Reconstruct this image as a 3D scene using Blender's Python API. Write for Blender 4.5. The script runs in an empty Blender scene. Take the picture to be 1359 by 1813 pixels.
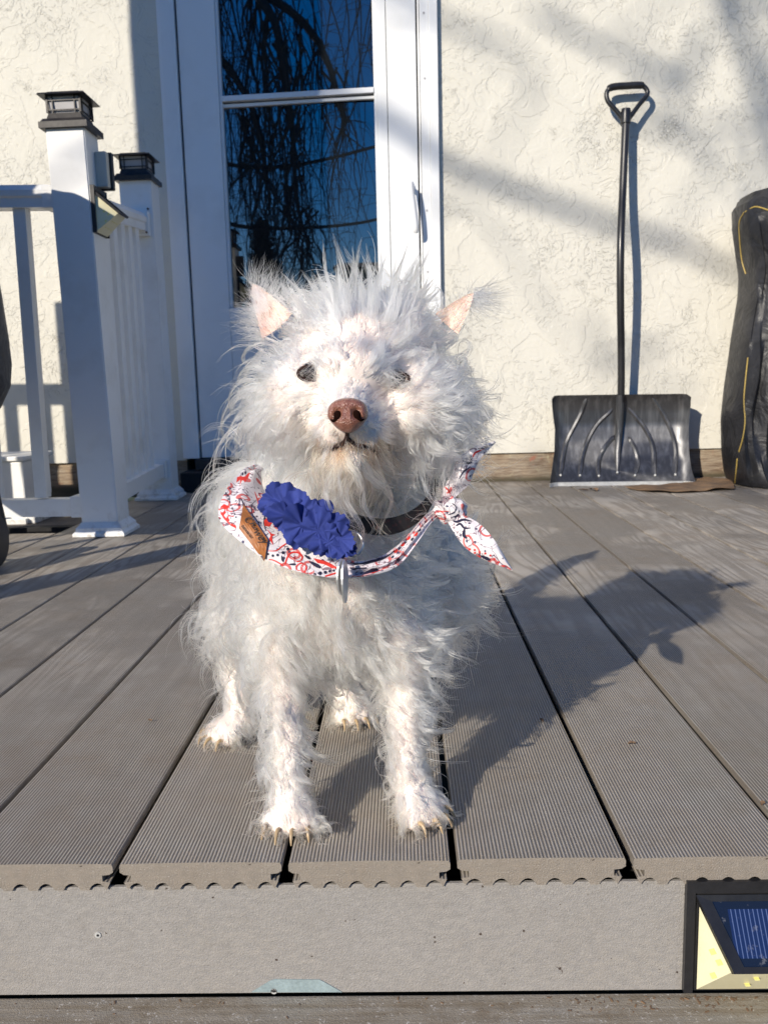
import bpy, bmesh, math, random
import numpy as np
from mathutils import Vector, Matrix
from mathutils.bvhtree import BVHTree

random.seed(7); RNG = np.random.default_rng(11)
S = bpy.context.scene
COL = S.collection
R = math.radians

# ------------------------------------------------------------------ camera
YAW, PITCH, ROLL, FPX, CAMH, BX0 = -0.0238573, 0.1535458, -0.0248484, 1502.648, 0.401559, -0.398056
PW, PH = 1359.0, 1813.0
fwd = Vector((math.sin(YAW)*math.cos(PITCH), math.cos(YAW)*math.cos(PITCH), -math.sin(PITCH)))
rt = Vector((math.cos(YAW), -math.sin(YAW), 0)); up = rt.cross(fwd)
rt, up = math.cos(ROLL)*rt + math.sin(ROLL)*up, -math.sin(ROLL)*rt + math.cos(ROLL)*up
CAM = Vector((0, 0, CAMH))
cd = bpy.data.cameras.new('camera'); cam = bpy.data.objects.new('camera', cd); COL.objects.link(cam)
cam.matrix_world = Matrix.Translation(CAM) @ Matrix((rt, up, -fwd)).transposed().to_4x4()
cd.sensor_fit = 'VERTICAL'; cd.sensor_height = 36; cd.lens = FPX/PH*36
cd.clip_start = 0.02; cd.clip_end = 800
cd.dof.use_dof = True; cd.dof.focus_distance = 0.73; cd.dof.aperture_fstop = 20
S.camera = cam

def ray(px, py): return fwd + rt*((px-PW/2)/FPX) - up*((py-PH/2)/FPX)
def at(px, py, Y): d = ray(px, py); return CAM + d*(Y/d.y)
def onz(px, py, Z=0.0): d = ray(px, py); return CAM + d*((Z-CAMH)/d.z)

# ------------------------------------------------------------------ light
SAZ, SEL = R(34.0), R(24.6)
w = bpy.data.worlds.new('World'); S.world = w; w.use_nodes = True
nt = w.node_tree; bg = nt.nodes['Background']
sky = nt.nodes.new('ShaderNodeTexSky'); sky.sky_type = 'NISHITA'; sky.sun_disc = False
sky.sun_elevation = SEL; sky.sun_rotation = SAZ + math.pi
sky.altitude = 100; sky.air_density = 1.0; sky.dust_density = 0.3; sky.ozone_density = 4.0
hsv = nt.nodes.new('ShaderNodeHueSaturation'); hsv.inputs['Saturation'].default_value = 1.62; hsv.inputs['Hue'].default_value = .512
nt.links.new(sky.outputs[0], hsv.inputs['Color']); nt.links.new(hsv.outputs[0], bg.inputs[0]); bg.inputs[1].default_value = 0.118
sl = bpy.data.lights.new('sun', 'SUN'); sl.energy = 5.0; sl.angle = R(0.53); sl.color = (1.0, 0.915, 0.78)
so = bpy.data.objects.new('sun', sl); COL.objects.link(so)
TRAVEL = Vector((math.sin(SAZ)*math.cos(SEL), math.cos(SAZ)*math.cos(SEL), -math.sin(SEL)))
so.rotation_euler = TRAVEL.to_track_quat('-Z', 'Y').to_euler(); so.location = (-6, -9, 8)
S.view_settings.view_transform = 'Standard'; S.view_settings.look = 'None'
S.view_settings.exposure = 0.10; S.view_settings.gamma = 1.0
S.render.film_transparent = False
try:
    S.cycles.max_bounces = 14; S.cycles.diffuse_bounces = 5; S.cycles.transparent_max_bounces = 12
except Exception: pass

# ------------------------------------------------------------------ helpers
def tag(o, label=None, cat=None, group=None, kind=None):
    if label: o['label'] = label
    if cat: o['category'] = cat
    if group: o['group'] = group
    if kind: o['kind'] = kind
    return o

def empty(name, loc=(0, 0, 0), **k):
    o = bpy.data.objects.new(name, None); COL.objects.link(o); o.location = loc; o.empty_display_size = .05
    return tag(o, **k)

def link(name, me, m=None, parent=None, smooth=False):
    o = bpy.data.objects.new(name, me); COL.objects.link(o)
    if m is not None: me.materials.clear(); me.materials.append(m)
    if smooth:
        me.polygons.foreach_set('use_smooth', [True]*len(me.polygons))
    if parent is not None:
        o.parent = parent
        o.matrix_parent_inverse = parent.matrix_basis.inverted()
    return o

class MB:
    def __init__(s): s.v = []; s.f = []
    def add(s, vs, fs):
        n = len(s.v); s.v += [tuple(p) for p in vs]; s.f += [tuple(i+n for i in f) for f in fs]
    def box(s, a, b, bev=0.0):
        (x0, y0, z0), (x1, y1, z1) = a, b
        if bev <= 0:
            s.add([(x0,y0,z0),(x1,y0,z0),(x1,y1,z0),(x0,y1,z0),(x0,y0,z1),(x1,y0,z1),(x1,y1,z1),(x0,y1,z1)],
                  [(0,3,2,1),(4,5,6,7),(0,1,5,4),(1,2,6,5),(2,3,7,6),(3,0,4,7)])
        else:
            bm = bmesh.new(); bmesh.ops.create_cube(bm, size=1)
            for q in bm.verts:
                q.co = Vector(((x0+x1)/2+q.co.x*(x1-x0), (y0+y1)/2+q.co.y*(y1-y0), (z0+z1)/2+q.co.z*(z1-z0)))
            bmesh.ops.bevel(bm, geom=bm.edges[:], offset=bev, segments=2, affect='EDGES', profile=.5)
            s.bm(bm)
    def bm(s, bm):
        bm.verts.index_update()
        s.add([tuple(q.co) for q in bm.verts], [[q.index for q in f.verts] for f in bm.faces]); bm.free()
    def hexa(s, bot, top):   # two rings of 4
        s.add(list(bot)+list(top), [(3,2,1,0),(4,5,6,7),(0,1,5,4),(1,2,6,5),(2,3,7,6),(3,0,4,7)])
    def tube(s, pts, r, seg=8, cap=True, flat=None):
        pts = [Vector(p) for p in pts]; n = len(pts)
        rs = r if hasattr(r, '__len__') else [r]*n
        base = len(s.v); ref = None
        for i, p in enumerate(pts):
            t = (pts[min(i+1, n-1)]-pts[max(i-1, 0)]).normalized()
            if ref is None: ref = t.orthogonal().normalized()
            ref = (ref - t*ref.dot(t)).normalized(); b = t.cross(ref)
            for k in range(seg):
                a = 2*math.pi*k/seg
                s.v.append(tuple(p + ref*(rs[i]*math.cos(a)) + b*(rs[i]*math.sin(a))))
        for i in range(n-1):
            for k in range(seg):
                k2 = (k+1) % seg
                s.f.append((base+i*seg+k, base+i*seg+k2, base+(i+1)*seg+k2, base+(i+1)*seg+k))
        if cap:
            s.f.append(tuple(base+k for k in reversed(range(seg))))
            s.f.append(tuple(base+(n-1)*seg+k for k in range(seg)))
    def build(s, name, m=None, parent=None, smooth=False):
        me = bpy.data.meshes.new(name); me.from_pydata(s.v, [], s.f); me.update()
        bm = bmesh.new(); bm.from_mesh(me); bmesh.ops.recalc_face_normals(bm, faces=bm.faces); bm.to_mesh(me); bm.free()
        o = link(name, me, m, parent, smooth)
        if smooth:
            try: me.set_sharp_from_angle(angle=R(38))
            except Exception: pass
        return o

def spline(pts, n=24):
    P = np.array([tuple(p) for p in pts], float); m = len(P)
    Q = np.vstack([2*P[0]-P[1], P, 2*P[-1]-P[-2]]); out = []
    for u in np.linspace(0, m-1, n):
        i = min(int(u), m-2); t = u-i; a, b, c, d = Q[i:i+4]
        out.append(.5*((2*b)+(-a+c)*t+(2*a-5*b+4*c-d)*t*t+(-a+3*b-3*c+d)*t**3))
    return [Vector(q) for q in out]

# materials --------------------------------------------------------
def mat(name, col, rough=.6, metal=0, spec=.5, **k):
    m = bpy.data.materials.new(name); m.use_nodes = True
    b = m.node_tree.nodes['Principled BSDF']
    b.inputs['Base Color'].default_value = (*col, 1); b.inputs['Roughness'].default_value = rough
    b.inputs['Metallic'].default_value = metal; b.inputs['Specular IOR Level'].default_value = spec
    for kk, vv in k.items(): b.inputs[kk].default_value = vv
    return m
class NT:
    def __init__(s, m): s.m = m; s.t = m.node_tree; s.b = s.t.nodes['Principled BSDF']; s.c = None
    def n(s, typ, ins=None, **pr):
        x = s.t.nodes.new(typ)
        for k, v in pr.items(): setattr(x, k, v)
        for k, v in (ins or {}).items():
            if hasattr(v, 'is_output') or isinstance(v, bpy.types.NodeSocket): s.t.links.new(v, x.inputs[k])
            else: x.inputs[k].default_value = v
        return x
    def co(s, kind='Object', scale=(1,1,1), rot=(0,0,0)):
        c = s.n('ShaderNodeTexCoord'); mp = s.n('ShaderNodeMapping', {'Vector': c.outputs[kind]})
        mp.inputs['Scale'].default_value = scale; mp.inputs['Rotation'].default_value = rot
        return mp.outputs[0]
    def noise(s, vec, scale, detail=5, rough=.55, dist=0):
        return s.n('ShaderNodeTexNoise', {'Vector': vec, 'Scale': scale, 'Detail': detail, 'Roughness': rough, 'Distortion': dist}).outputs['Fac']
    def rng(s, v, a, b, c=0., d=1.):
        return s.n('ShaderNodeMapRange', {'Value': v, 'From Min': a, 'From Max': b, 'To Min': c, 'To Max': d}).outputs[0]
    def mix(s, f, a, b, typ='MIX'):
        x = s.n('ShaderNodeMix', data_type='RGBA', blend_type=typ)
        for sock, v in ((x.inputs[0], f), (x.inputs[6], a), (x.inputs[7], b)):
            if isinstance(v, bpy.types.NodeSocket): s.t.links.new(v, sock)
            else: sock.default_value = v if not isinstance(v, tuple) or len(v) == 4 else (*v, 1)
        return x.outputs[2]
    def math(s, op, a, b=0.0):
        x = s.n('ShaderNodeMath', operation=op)
        for i, v in enumerate((a, b)):
            if isinstance(v, bpy.types.NodeSocket): s.t.links.new(v, x.inputs[i])
            else: x.inputs[i].default_value = v
        return x.outputs[0]
    def bump(s, h, strength=.5, dist=.002, prev=None):
        x = s.n('ShaderNodeBump', {'Height': h, 'Strength': strength, 'Distance': dist})
        if prev is not None: s.t.links.new(prev, x.inputs['Normal'])
        return x.outputs[0]
    def set(s, k, v): s.t.links.new(v, s.b.inputs[k])

def grain(m, scale=60, amt=.12, bump=.0005, vscale=(1,1,1)):
    t = NT(m); base = tuple(t.b.inputs['Base Color'].default_value)[:3]
    c = t.co('Object', vscale); n = t.noise(c, scale, 4); n2 = t.noise(c, scale*.11, 3)
    lo = tuple(x*(1-amt) for x in base); hi = tuple(min(1, x*(1+amt)) for x in base)
    f = t.math('ADD', t.math('MULTIPLY', n, .5), t.math('MULTIPLY', n2, .5))
    t.set('Base Color', t.mix(t.rng(f, .35, .65), lo, hi))
    if bump: t.set('Normal', t.bump(n, .6, bump))
    r0 = t.b.inputs['Roughness'].default_value
    t.set('Roughness', t.rng(n2, .3, .7, max(0, r0-.08), min(1, r0+.1)))
    return m

M = {}
M['vinyl'] = mat('white_vinyl', (.80, .80, .79), .38)
t = NT(M['vinyl']); c = t.co(); n = t.noise(c, 7, 6, .6); n2 = t.noise(c, 45, 4)
gz = t.n('ShaderNodeSeparateXYZ', {0: t.n('ShaderNodeNewGeometry').outputs['Position']}).outputs[2]
vc = t.mix(t.rng(n, .52, .75), (.81, .81, .80), (.70, .69, .66)); vc = t.mix(t.math('MULTIPLY', t.rng(gz, .09, .0, 0, .6), t.rng(t.noise(c, 38, 6, .7), .50, .66)), vc, (.30, .24, .17)); t.set('Base Color', vc)
t.set('Roughness', t.rng(n2, .3, .7, .30, .48)); t.set('Normal', t.bump(n2, .15, .0006))
M['doorwhite'] = mat('white_door_paint', (.80, .81, .82), .35)
t = NT(M['doorwhite']); c = t.co(); n = t.noise(c, 5, 6, .6); n2 = t.noise(c, 160, 3)
t.set('Base Color', t.mix(t.rng(n, .5, .8), (.80, .81, .82), (.72, .72, .71))); t.set('Normal', t.bump(n2, .12, .0005))
M['black'] = grain(mat('black_plastic', (.018, .018, .02), .35), 90, .3, .0002)
M['lampblack'] = grain(mat('lamp_dark_metal', (.03, .027, .026), .42, .3), 120, .35, .0002)
M['near_black'] = grain(mat('dark_gap', (.012, .012, .013), .8), 40, .3, 0)  # near black; stands in for shade in gaps, recesses and under the deck
M['frost'] = grain(mat('frosted_panel', (.40, .39, .40), .35), 30, .08, 0)
M['cream'] = grain(mat('yellow_led_panel', (.74, .69, .46), .3), 60, .06, .0002)
M['greybox'] = grain(mat('pale_grey_plastic', (.50, .51, .47), .5), 60, .05, .0002)
M['steel'] = grain(mat('worn_steel', (.55, .55, .56), .28, 1), 120, .15, .0002)
M['worn'] = grain(mat('worn_edge', (.60, .60, .58), .4, .3), 60, .2, .0003)
M['screw'] = grain(mat('screw_metal', (.40, .37, .33), .35, 1), 200, .3, .0001)
M['rust'] = grain(mat('rusty_screw', (.10, .05, .03), .8), 200, .4, .0002)

# ------------------------------------------------------------------ setting: ground
WY = 3.30       # stucco face
lawn = MB(); lawn.add([(-300, -300, -.62), (300, -300, -.62), (300, 300, -.62), (-300, 300, -.62)], [(0, 1, 2, 3)])
m = mat('lawn', (.06, .075, .03), .9); t = NT(m); c = t.co(); n = t.noise(c, 1.3, 8, .6); n2 = t.noise(c, 60, 4)
t.set('Base Color', t.mix(t.rng(n, .35, .65), (.045, .065, .022), (.11, .10, .05))); t.set('Normal', t.bump(n2, .8, .03))
tag(lawn.build('ground', m), kind='structure')

# deck boards -------------------------------------------------------
def board_mat(name, base, warm, seed):
    m = mat(name, base, .62, spec=.30); t = NT(m)
    c = t.co('Object'); oi = t.n('ShaderNodeObjectInfo')
    off = t.n('ShaderNodeVectorMath', {0: c, 1: oi.outputs['Location']}, operation='ADD').outputs[0]
    sep = t.n('ShaderNodeSeparateXYZ', {0: c})
    # ribs across X (3.1 mm pitch), worn away in patches with a woody figure
    rib = t.math('SINE', t.math('MULTIPLY', sep.outputs[0], 2*math.pi/.0031))
    rib = t.rng(rib, -.7, .8)
    gcoord = t.n('ShaderNodeMapping', {'Vector': off}); gcoord.inputs['Scale'].default_value = (1, .10, 1)
    warp = t.noise(gcoord.outputs[0], 8, 3, .5, .35)
    fig = t.math('SINE', t.math('MULTIPLY', warp, 105.0)); fig = t.rng(fig, -1, 1)
    wear = t.noise(off, 3.2, 4, .6)
    wearf = t.rng(wear, .46, .60)
    dpt = t.rng(sep.outputs[1], .20, 1.05)            # ribs are cleanest at the trodden front edge
    wf = t.math('MULTIPLY', wearf, dpt)
    hgt = t.mix(wf, rib, fig)
    fine = t.noise(c, 420, 4, .65); med = t.noise(off, 28, 6, .65); big = t.noise(off, 5, 5, .6)
    streak = t.n('ShaderNodeMapping', {'Vector': off}); streak.inputs['Scale'].default_value = (60, 1.2, 1)
    st = t.noise(streak.outputs[0], 1.0, 4, .6)
    col = t.mix(t.rng(big, .3, .7), base, warm); col = t.mix(t.math('MULTIPLY', t.rng(t.noise(off, 7, 6, .7, .6), .50, .68), .55), col, (.30, .225, .155))
    col = t.mix(t.rng(med, .35, .75), col, tuple(x*1.22 for x in base), 'MIX')
    col = t.mix(t.math('MULTIPLY', t.rng(st, .4, .7), .35), col, tuple(x*.72 for x in base))
    col = t.mix(t.math('MULTIPLY', t.rng(fig, .2, .9), t.math('MULTIPLY', wf, .30)), col, tuple(min(1, x*1.5) for x in base))
    pat = t.rng(t.noise(off, 2.1, 6, .7, .8), .50, .64); col = t.mix(t.math('MULTIPLY', pat, .30), col, (.19, .165, .14))
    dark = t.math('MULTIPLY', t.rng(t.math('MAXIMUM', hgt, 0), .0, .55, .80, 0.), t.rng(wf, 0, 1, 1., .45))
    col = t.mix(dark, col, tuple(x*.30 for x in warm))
    spk = t.rng(t.noise(c, 700, 3, .6), .61, .69)
    col = t.mix(t.math('MULTIPLY', spk, .45), col, (.55, .52, .49))
    lf = t.rng(t.noise(off, 55, 5, .7), .66, .74)
    col = t.mix(t.math('MULTIPLY', lf, .45), col, (.10, .065, .045))
    rv = t.rng(oi.outputs['Random'], 0, 1, .84, 1.14)
    col = t.n('ShaderNodeVectorMath', {0: col, 'Scale': rv}, operation='SCALE').outputs[0]
    t.set('Base Color', col)
    top = t.n('ShaderNodeSeparateXYZ', {0: t.n('ShaderNodeNewGeometry').outputs['Normal']}).outputs[2]
    b1 = t.bump(hgt, .70, .0008); b2 = t.bump(fine, .35, .0004, b1); t.set('Normal', b2)
    t.set('Roughness', t.rng(med, .3, .7, .5, .74))
    return m
M['board'] = board_mat('grooved_composite', (.325, .300, .265), (.335, .280, .222), 0)
def comp_mat(name, base, warm, sx=.6):
    m = mat(name, base, .6, spec=.4); t = NT(m); c = t.co('Object')
    cs = t.n('ShaderNodeMapping', {'Vector': c}); cs.inputs['Scale'].default_value = (sx, 1, 1.2)
    big = t.noise(c, 9, 5, .6); med = t.noise(cs.outputs[0], 160, 6, .7); fine = t.noise(c, 700, 4, .7)
    col = t.mix(t.rng(big, .3, .7), base, warm)
    col = t.mix(t.rng(med, .38, .68), tuple(x*.80 for x in base), col); col = t.mix(t.math('MULTIPLY', t.rng(t.noise(c, 34, 6, .7), .5, .72), .35), col, tuple(x*.72 for x in warm))
    spk = t.rng(t.noise(c, 750, 3, .6), .60, .68); col = t.mix(t.math('MULTIPLY', spk, .5), col, (.60, .57, .53))
    dk = t.rng(t.noise(c, 130, 3, .5), .71, .75); col = t.mix(dk, col, (.06, .04, .03))
    if sx < .3:
        sm_ = t.n('ShaderNodeMapping', {'Vector': c}); sm_.inputs['Scale'].default_value = (5, 150, 1); st = t.noise(sm_.outputs[0], 1.0, 6, .7, .3)
        col = t.mix(t.rng(st, .35, .68), tuple(x*.62 for x in warm), col); dm = t.noise(c, 22, 6, .7); col = t.mix(t.math('MULTIPLY', t.rng(dm, .50, .66), .6), col, (.17, .13, .085)); med = t.math('ADD', med, st)
        col = t.mix(t.math('MULTIPLY', t.rng(t.noise(c, 260, 4, .7), .60, .68), .8), col, (.62, .60, .56))
    t.set('Base Color', col)
    b = t.bump(med, .5, .0012); t.set('Normal', t.bump(fine, 1.0, .0010, b)); t.set('Roughness', t.rng(fine, .3, .7, .42, .72))
    return m
M['comp'] = comp_mat('composite_fascia', (.36, .34, .32), (.35, .32, .285))
M['end'] = comp_mat('board_cut_end', (.32, .28, .235), (.29, .24, .19))
M['tread'] = comp_mat('step_composite', (.37, .35, .31), (.38, .32, .24), .18)

FY = .6655
def board_profile():
    hw = .0695; pts = []
    for i in range(13):
        a = -1 + 2*i/12; pts.append((a*(hw-.0035), .0008*(1-a*a) - .0008))
    right = [(hw-.001, -.001), (hw, -.0035), (hw, -.0085), (hw-.0035, -.0108), (hw-.0095, -.0113), (hw-.0095, -.0168), (hw-.003, -.0178)]
    pts += right
    # scalloped underside
    nA = 6; x0 = hw-.003; wA = 2*x0/nA
    for k in range(nA):
        xs = x0 - k*wA
        pts.append((xs-.0035, -.0248))
        for j in range(1, 6):
            u = j/6; pts.append((xs-.0035-(wA-.007)*u, -.0248+.0064*math.sin(math.pi*u)**.7))
        pts.append((xs-wA+.0035, -.0248))
    pts += [(-x, z) for x, z in reversed(right)]
    return pts
PROF = board_profile()
deck = tag(empty('deck'), kind='structure')
def make_board(k, y0, y1):
    n = len(PROF); v = []; f = []
    ys = [y0, y1]
    for y in ys: v += [(x, y-FY, z) for x, z in PROF]
    for i in range(n): f.append((i, (i+1) % n, n+(i+1) % n, n+i))
    me = bpy.data.meshes.new('board'); me.from_pydata(v, [], f); 
    bm = bmesh.new(); bm.from_mesh(me); bm.verts.ensure_lookup_table()
    e0 = bm.faces.new([bm.verts[i] for i in range(n)]); e1 = bm.faces.new([bm.verts[n+i] for i in reversed(range(n))])
    e0.material_index = 1; e1.material_index = 1
    bmesh.ops.recalc_face_normals(bm, faces=bm.faces)
    bmesh.ops.triangulate(bm, faces=[e0, e1])
    bm.to_mesh(me); bm.free()
    me.materials.append(M['board']); me.materials.append(M['end'])
    return me
GAPX = {k: BX0+.145*k for k in range(-18, 19)}
GAPX[2] = -.1075; GAPX[3] = .0357; GAPX[4] = .1835; GAPX[1] = -.2522
mesh_cache = {}
for k in range(-18, 18):
    xc = (GAPX[k]+GAPX[k+1])/2
    y1 = WY+.012 if xc > -.93 else 2.335
    if y1 not in mesh_cache: mesh_cache[y1] = make_board(k, FY, y1)
    b = bpy.data.objects.new('board', mesh_cache[y1]); COL.objects.link(b); b.parent = deck
    wdt = (GAPX[k+1]-GAPX[k])/.145
    b.location = (xc, FY+random.uniform(-.0012, .0006), random.uniform(-.0006, .0006)); b.scale = (wdt, 1, 1)
fa = MB(); fa.box((-2.75, FY+.0025, -.1262), (2.2, FY+.0065, -.0237), .0006); fa.build('fascia_board', M['comp'], deck)
tr = MB(); tr.box((-2.75, .50, -.155), (2.2, FY+.0030, -.1292), .0012); tr.build('step_tread', M['tread'], deck)
tr = MB(); tr.box((-2.75, .35, -.155), (2.2, .496, -.1292), .002); tr.build('step_tread', M['tread'], deck)
tr = MB(); tr.box((-2.6, .37, -.64), (2.1, .39, -.157)); tr.build('step_riser', M['comp'], deck)
jo = MB()
for yy in (.78, 1.25, 1.7, 2.15, 2.6, 3.05): jo.box((-2.6, yy, -.16), (2.1, yy+.04, -.027))
jo.build('joist', M['near_black'], deck)
sb = MB(); sb.box((-2.6, .70, -.63), (2.1, 3.4, -.5)); sb.build('subfloor_soil', M['near_black'], deck)  # deck void: shade put into the near-black joists and soil
# lower landing behind the left railing
lp = MB(); lp.box((-2.75, 2.345, -.09), (-.93, 3.31, -.045)); lp.build('landing_slab', grain(mat('landing', (.16, .14, .12), .9), 30, .3, .002), deck)
# screw in the fascia
def screw(px, py, Y, r, parent, m=None):
    p = at(px, py, Y); s = MB(); s.tube([p+Vector((0, .002, 0)), p+Vector((0, -.0008, 0))], r, 12)
    o_ = s.build('screw', m or M['worn'], parent); s = MB(); s.tube([p+Vector((0, -.0007, 0)), p+Vector((0, -.0011, 0))], r*.42, 6); s.build('screw_recess', M['near_black'], o_); return o_
screw(174, 1655, FY+.0025, .0028, deck)
screw(485, 1754, FY+.0025, .0028, deck)

# blue scrap of tape on the fascia
tp = MB(); P = [at(x, y, FY+.0017) for x, y in ((445, 1757), (478, 1737), (486, 1734), (566, 1735), (574, 1739), (606, 1757))]
Q = [p+Vector((0, .0007, 0)) for p in P]; n = len(P)
tp.add(P+Q, [tuple(range(n)), tuple(reversed(range(n, 2*n)))]+[(i, (i+1) % n, n+(i+1) % n, n+i) for i in range(n)])
m = grain(mat('pale_blue_tape', (.27, .34, .35), .45), 300, .2, .0003)
tag(tp.build('tape_scrap', m), 'pale blue scrap stuck low on the fascia board under the dog', 'tape')

# ------------------------------------------------------------------ stucco wall
DL, DR, DT = -.845, .158, 2.20
wall = tag(empty('stucco_wall', (0, WY, 0)), 'cream textured stucco house wall behind the deck', 'wall')
wm = MB()
wm.box((-5, WY, .112), (DL, WY+.14, 3.4)); wm.box((DR, WY, .112), (5, WY+.14, 3.4)); wm.box((DL, WY, DT), (DR, WY+.14, 3.4))
m = mat('stucco', (.70, .655, .54), .85, spec=.2); t = NT(m); c = t.co('Object')
n1 = t.noise(c, 9, 5, .55, 1.4); n2 = t.noise(c, 22, 4, .6, 2.2); ms = t.noise(c, 3.0, 3); fn = t.noise(c, 260, 5, .65)
pl = t.rng(n1, .50, .525); pl2 = t.math('MULTIPLY', t.rng(n2, .56, .58), t.rng(ms, .48, .66))
cr = t.n('ShaderNodeTexVoronoi', {'Vector': c, 'Scale': 13.0, 'Randomness': 1.0}, feature='DISTANCE_TO_EDGE')
dv = t.n('ShaderNodeVectorMath', {0: c, 1: t.n('ShaderNodeTexNoise', {'Vector': c, 'Scale': 14.0, 'Detail': 4.0}).outputs['Color']}, operation='ADD').outputs[0]
t.t.links.new(dv, cr.inputs['Vector'])
crk = t.math('MULTIPLY', t.rng(cr.outputs['Distance'], 0, .045, 1, 0), t.rng(t.noise(c, 7.5, 4, .6), .61, .70))
h = t.math('ADD', t.math('MULTIPLY', pl, .35), t.math('MULTIPLY', pl2, .6)); h = t.math('SUBTRACT', h, t.math('MULTIPLY', crk, .8))
b = t.bump(h, .8, .0040); b = t.bump(n2, .30, .006, b); b = t.bump(t.noise(c, 4, 3), .4, .02, b); b = t.bump(fn, .35, .0008, b); t.set('Normal', b)
col = t.mix(t.rng(ms, .35, .7), (.675, .65, .575), (.635, .615, .55)); col = t.mix(t.math('MULTIPLY', crk, .35), col, (.38, .34, .25))
col = t.mix(t.math('MULTIPLY', t.rng(t.noise(c, 60, 3), .6, .75), .25), col, (.76, .70, .52)); t.set('Base Color', col)
wm.build('stucco', m, wall)
wm2 = MB(); wm2.box((DL-.02, WY+.141, -.3), (DR+.02, WY+.16, 3.3)); wm2.build('backing', M['near_black'], wall)
# timber sill beam under the stucco
bmv = MB(); NX = 70
def beam(x0, x1, nm):
    b_ = MB(); n_ = 44; ring = []
    rr = random.Random(3)
    for i in range(n_+1):
        x = x0+(x1-x0)*i/n_
        a = .006*math.sin(x*9)+rr.uniform(-.0022, .0022); bb = .004*math.sin(x*14+2)+rr.uniform(-.002, .002)
        ring.append([(x, WY+.115, -.03), (x, WY+.012+bb, -.03), (x, WY+.006+a, .035), (x, WY+.007+bb, .08), (x, WY+.014+a*.5, .1115), (x, WY+.115, .1115)])
    v = [p for r_ in ring for p in r_]; f = []
    for i in range(n_):
        for j in range(6): f.append((i*6+j, i*6+(j+1) % 6, (i+1)*6+(j+1) % 6, (i+1)*6+j))
    f.append(tuple(range(6))); f.append(tuple(n_*6+j for j in reversed(range(6))))
    b_.add(v, f); return b_.build(nm, M['timber'], wall, True)
m = mat('weathered_timber', (.22, .15, .10), .85); t = NT(m); c = t.co('Object', (1, 1, 1))
cs = t.n('ShaderNodeMapping', {'Vector': c}); cs.inputs['Scale'].default_value = (.12, 1, 1.2)
g = t.noise(cs.outputs[0], 120, 6, .7, .5); bgn = t.noise(c, 8, 5, .6, .5); mid = t.noise(c, 26, 5, .7, .8)
col = t.mix(t.rng(bgn, .35, .65), (.30, .21, .13), (.36, .31, .24)); col = t.mix(t.rng(g, .4, .7), col, (.12, .075, .05))
col = t.mix(t.rng(mid, .6, .7), col, (.42, .38, .26)); col = t.mix(t.rng(t.noise(c, 17, 4, .6, 1), .6, .68), col, (.33, .15, .10))
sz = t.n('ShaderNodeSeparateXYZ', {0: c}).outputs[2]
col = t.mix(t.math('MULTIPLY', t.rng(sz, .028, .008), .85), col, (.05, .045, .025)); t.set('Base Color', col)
t.set('Normal', t.bump(g, .8, .004)); M['timber'] = m
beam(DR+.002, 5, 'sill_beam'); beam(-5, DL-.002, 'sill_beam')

# ------------------------------------------------------------------ door
door = tag(empty('patio_door', (-.35, WY, 0)), 'white storm door with tall two pane glass reflecting bare branches', 'door')
DZ = 2.16
def bx(nm, x0, x1, y0, y1, z0, z1, m, par=door, bev=.0015):
    q = MB(); q.box((x0, y0, z0), (x1, y1, z1), bev); return q.build(nm, m, par)
LX0, LX1 = -.782, -.633     # left stile
bx('door_casing', -.843, -.789, WY-.022, WY+.05, .12, DZ+.03, M['doorwhite'])
bx('casing_bead', -.856, -.8435, WY-.008, WY+.03, .12, DZ+.03, M['doorwhite'])
bx('door_stile', LX0, LX1-.011, WY-.013, WY+.03, .122, DZ, M['doorwhite'])
bx('glazing_bead', LX1-.0105, LX1, WY-.006, WY+.03, .69, DZ, M['doorwhite'])
bx('glazing_bead', -.077, -.066, WY-.006, WY+.03, .69, DZ, M['doorwhite'])
bx('door_stile', -.0655, -.030, WY-.010, WY+.03, .122, DZ, M['doorwhite'])
bx('door_stile', -.0275, .078, WY-.013, WY+.03, .122, DZ, M['doorwhite'])
bx('weather_strip', .0785, .0835, WY+.002, WY+.03, .122, DZ, M['near_black'], bev=0)
bx('weather_strip', .084, .0905, WY-.006, WY+.03, .122, DZ, M['doorwhite'])
bx('weather_strip', -.7885, -.7825, WY+.004, WY+.03, .122, DZ, M['near_black'], bev=0)
bx('door_casing', .0925, .124, WY-.018, WY+.05, .115, DZ+.03, M['doorwhite'])
bx('door_casing', .1245, .156, WY-.024, WY+.05, .115, DZ+.03, M['doorwhite'])
bx('bottom_rail', LX1-.010, -.066, WY-.012, WY+.03, .122, .675, M['doorwhite'])
bx('rail_bead', LX1-.010, -.066, WY-.0165, WY-.0125, .635, .688, M['doorwhite'])
pn = MB(); pn.box((LX1+.03, WY-.0155, .19), (-.10, WY-.0125, .60), .0015); pn.build('lower_panel', M['doorwhite'], door)
bx('top_rail', LX1-.010, -.066, WY-.012, WY+.03, 2.05, DZ, M['doorwhite'])
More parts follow.
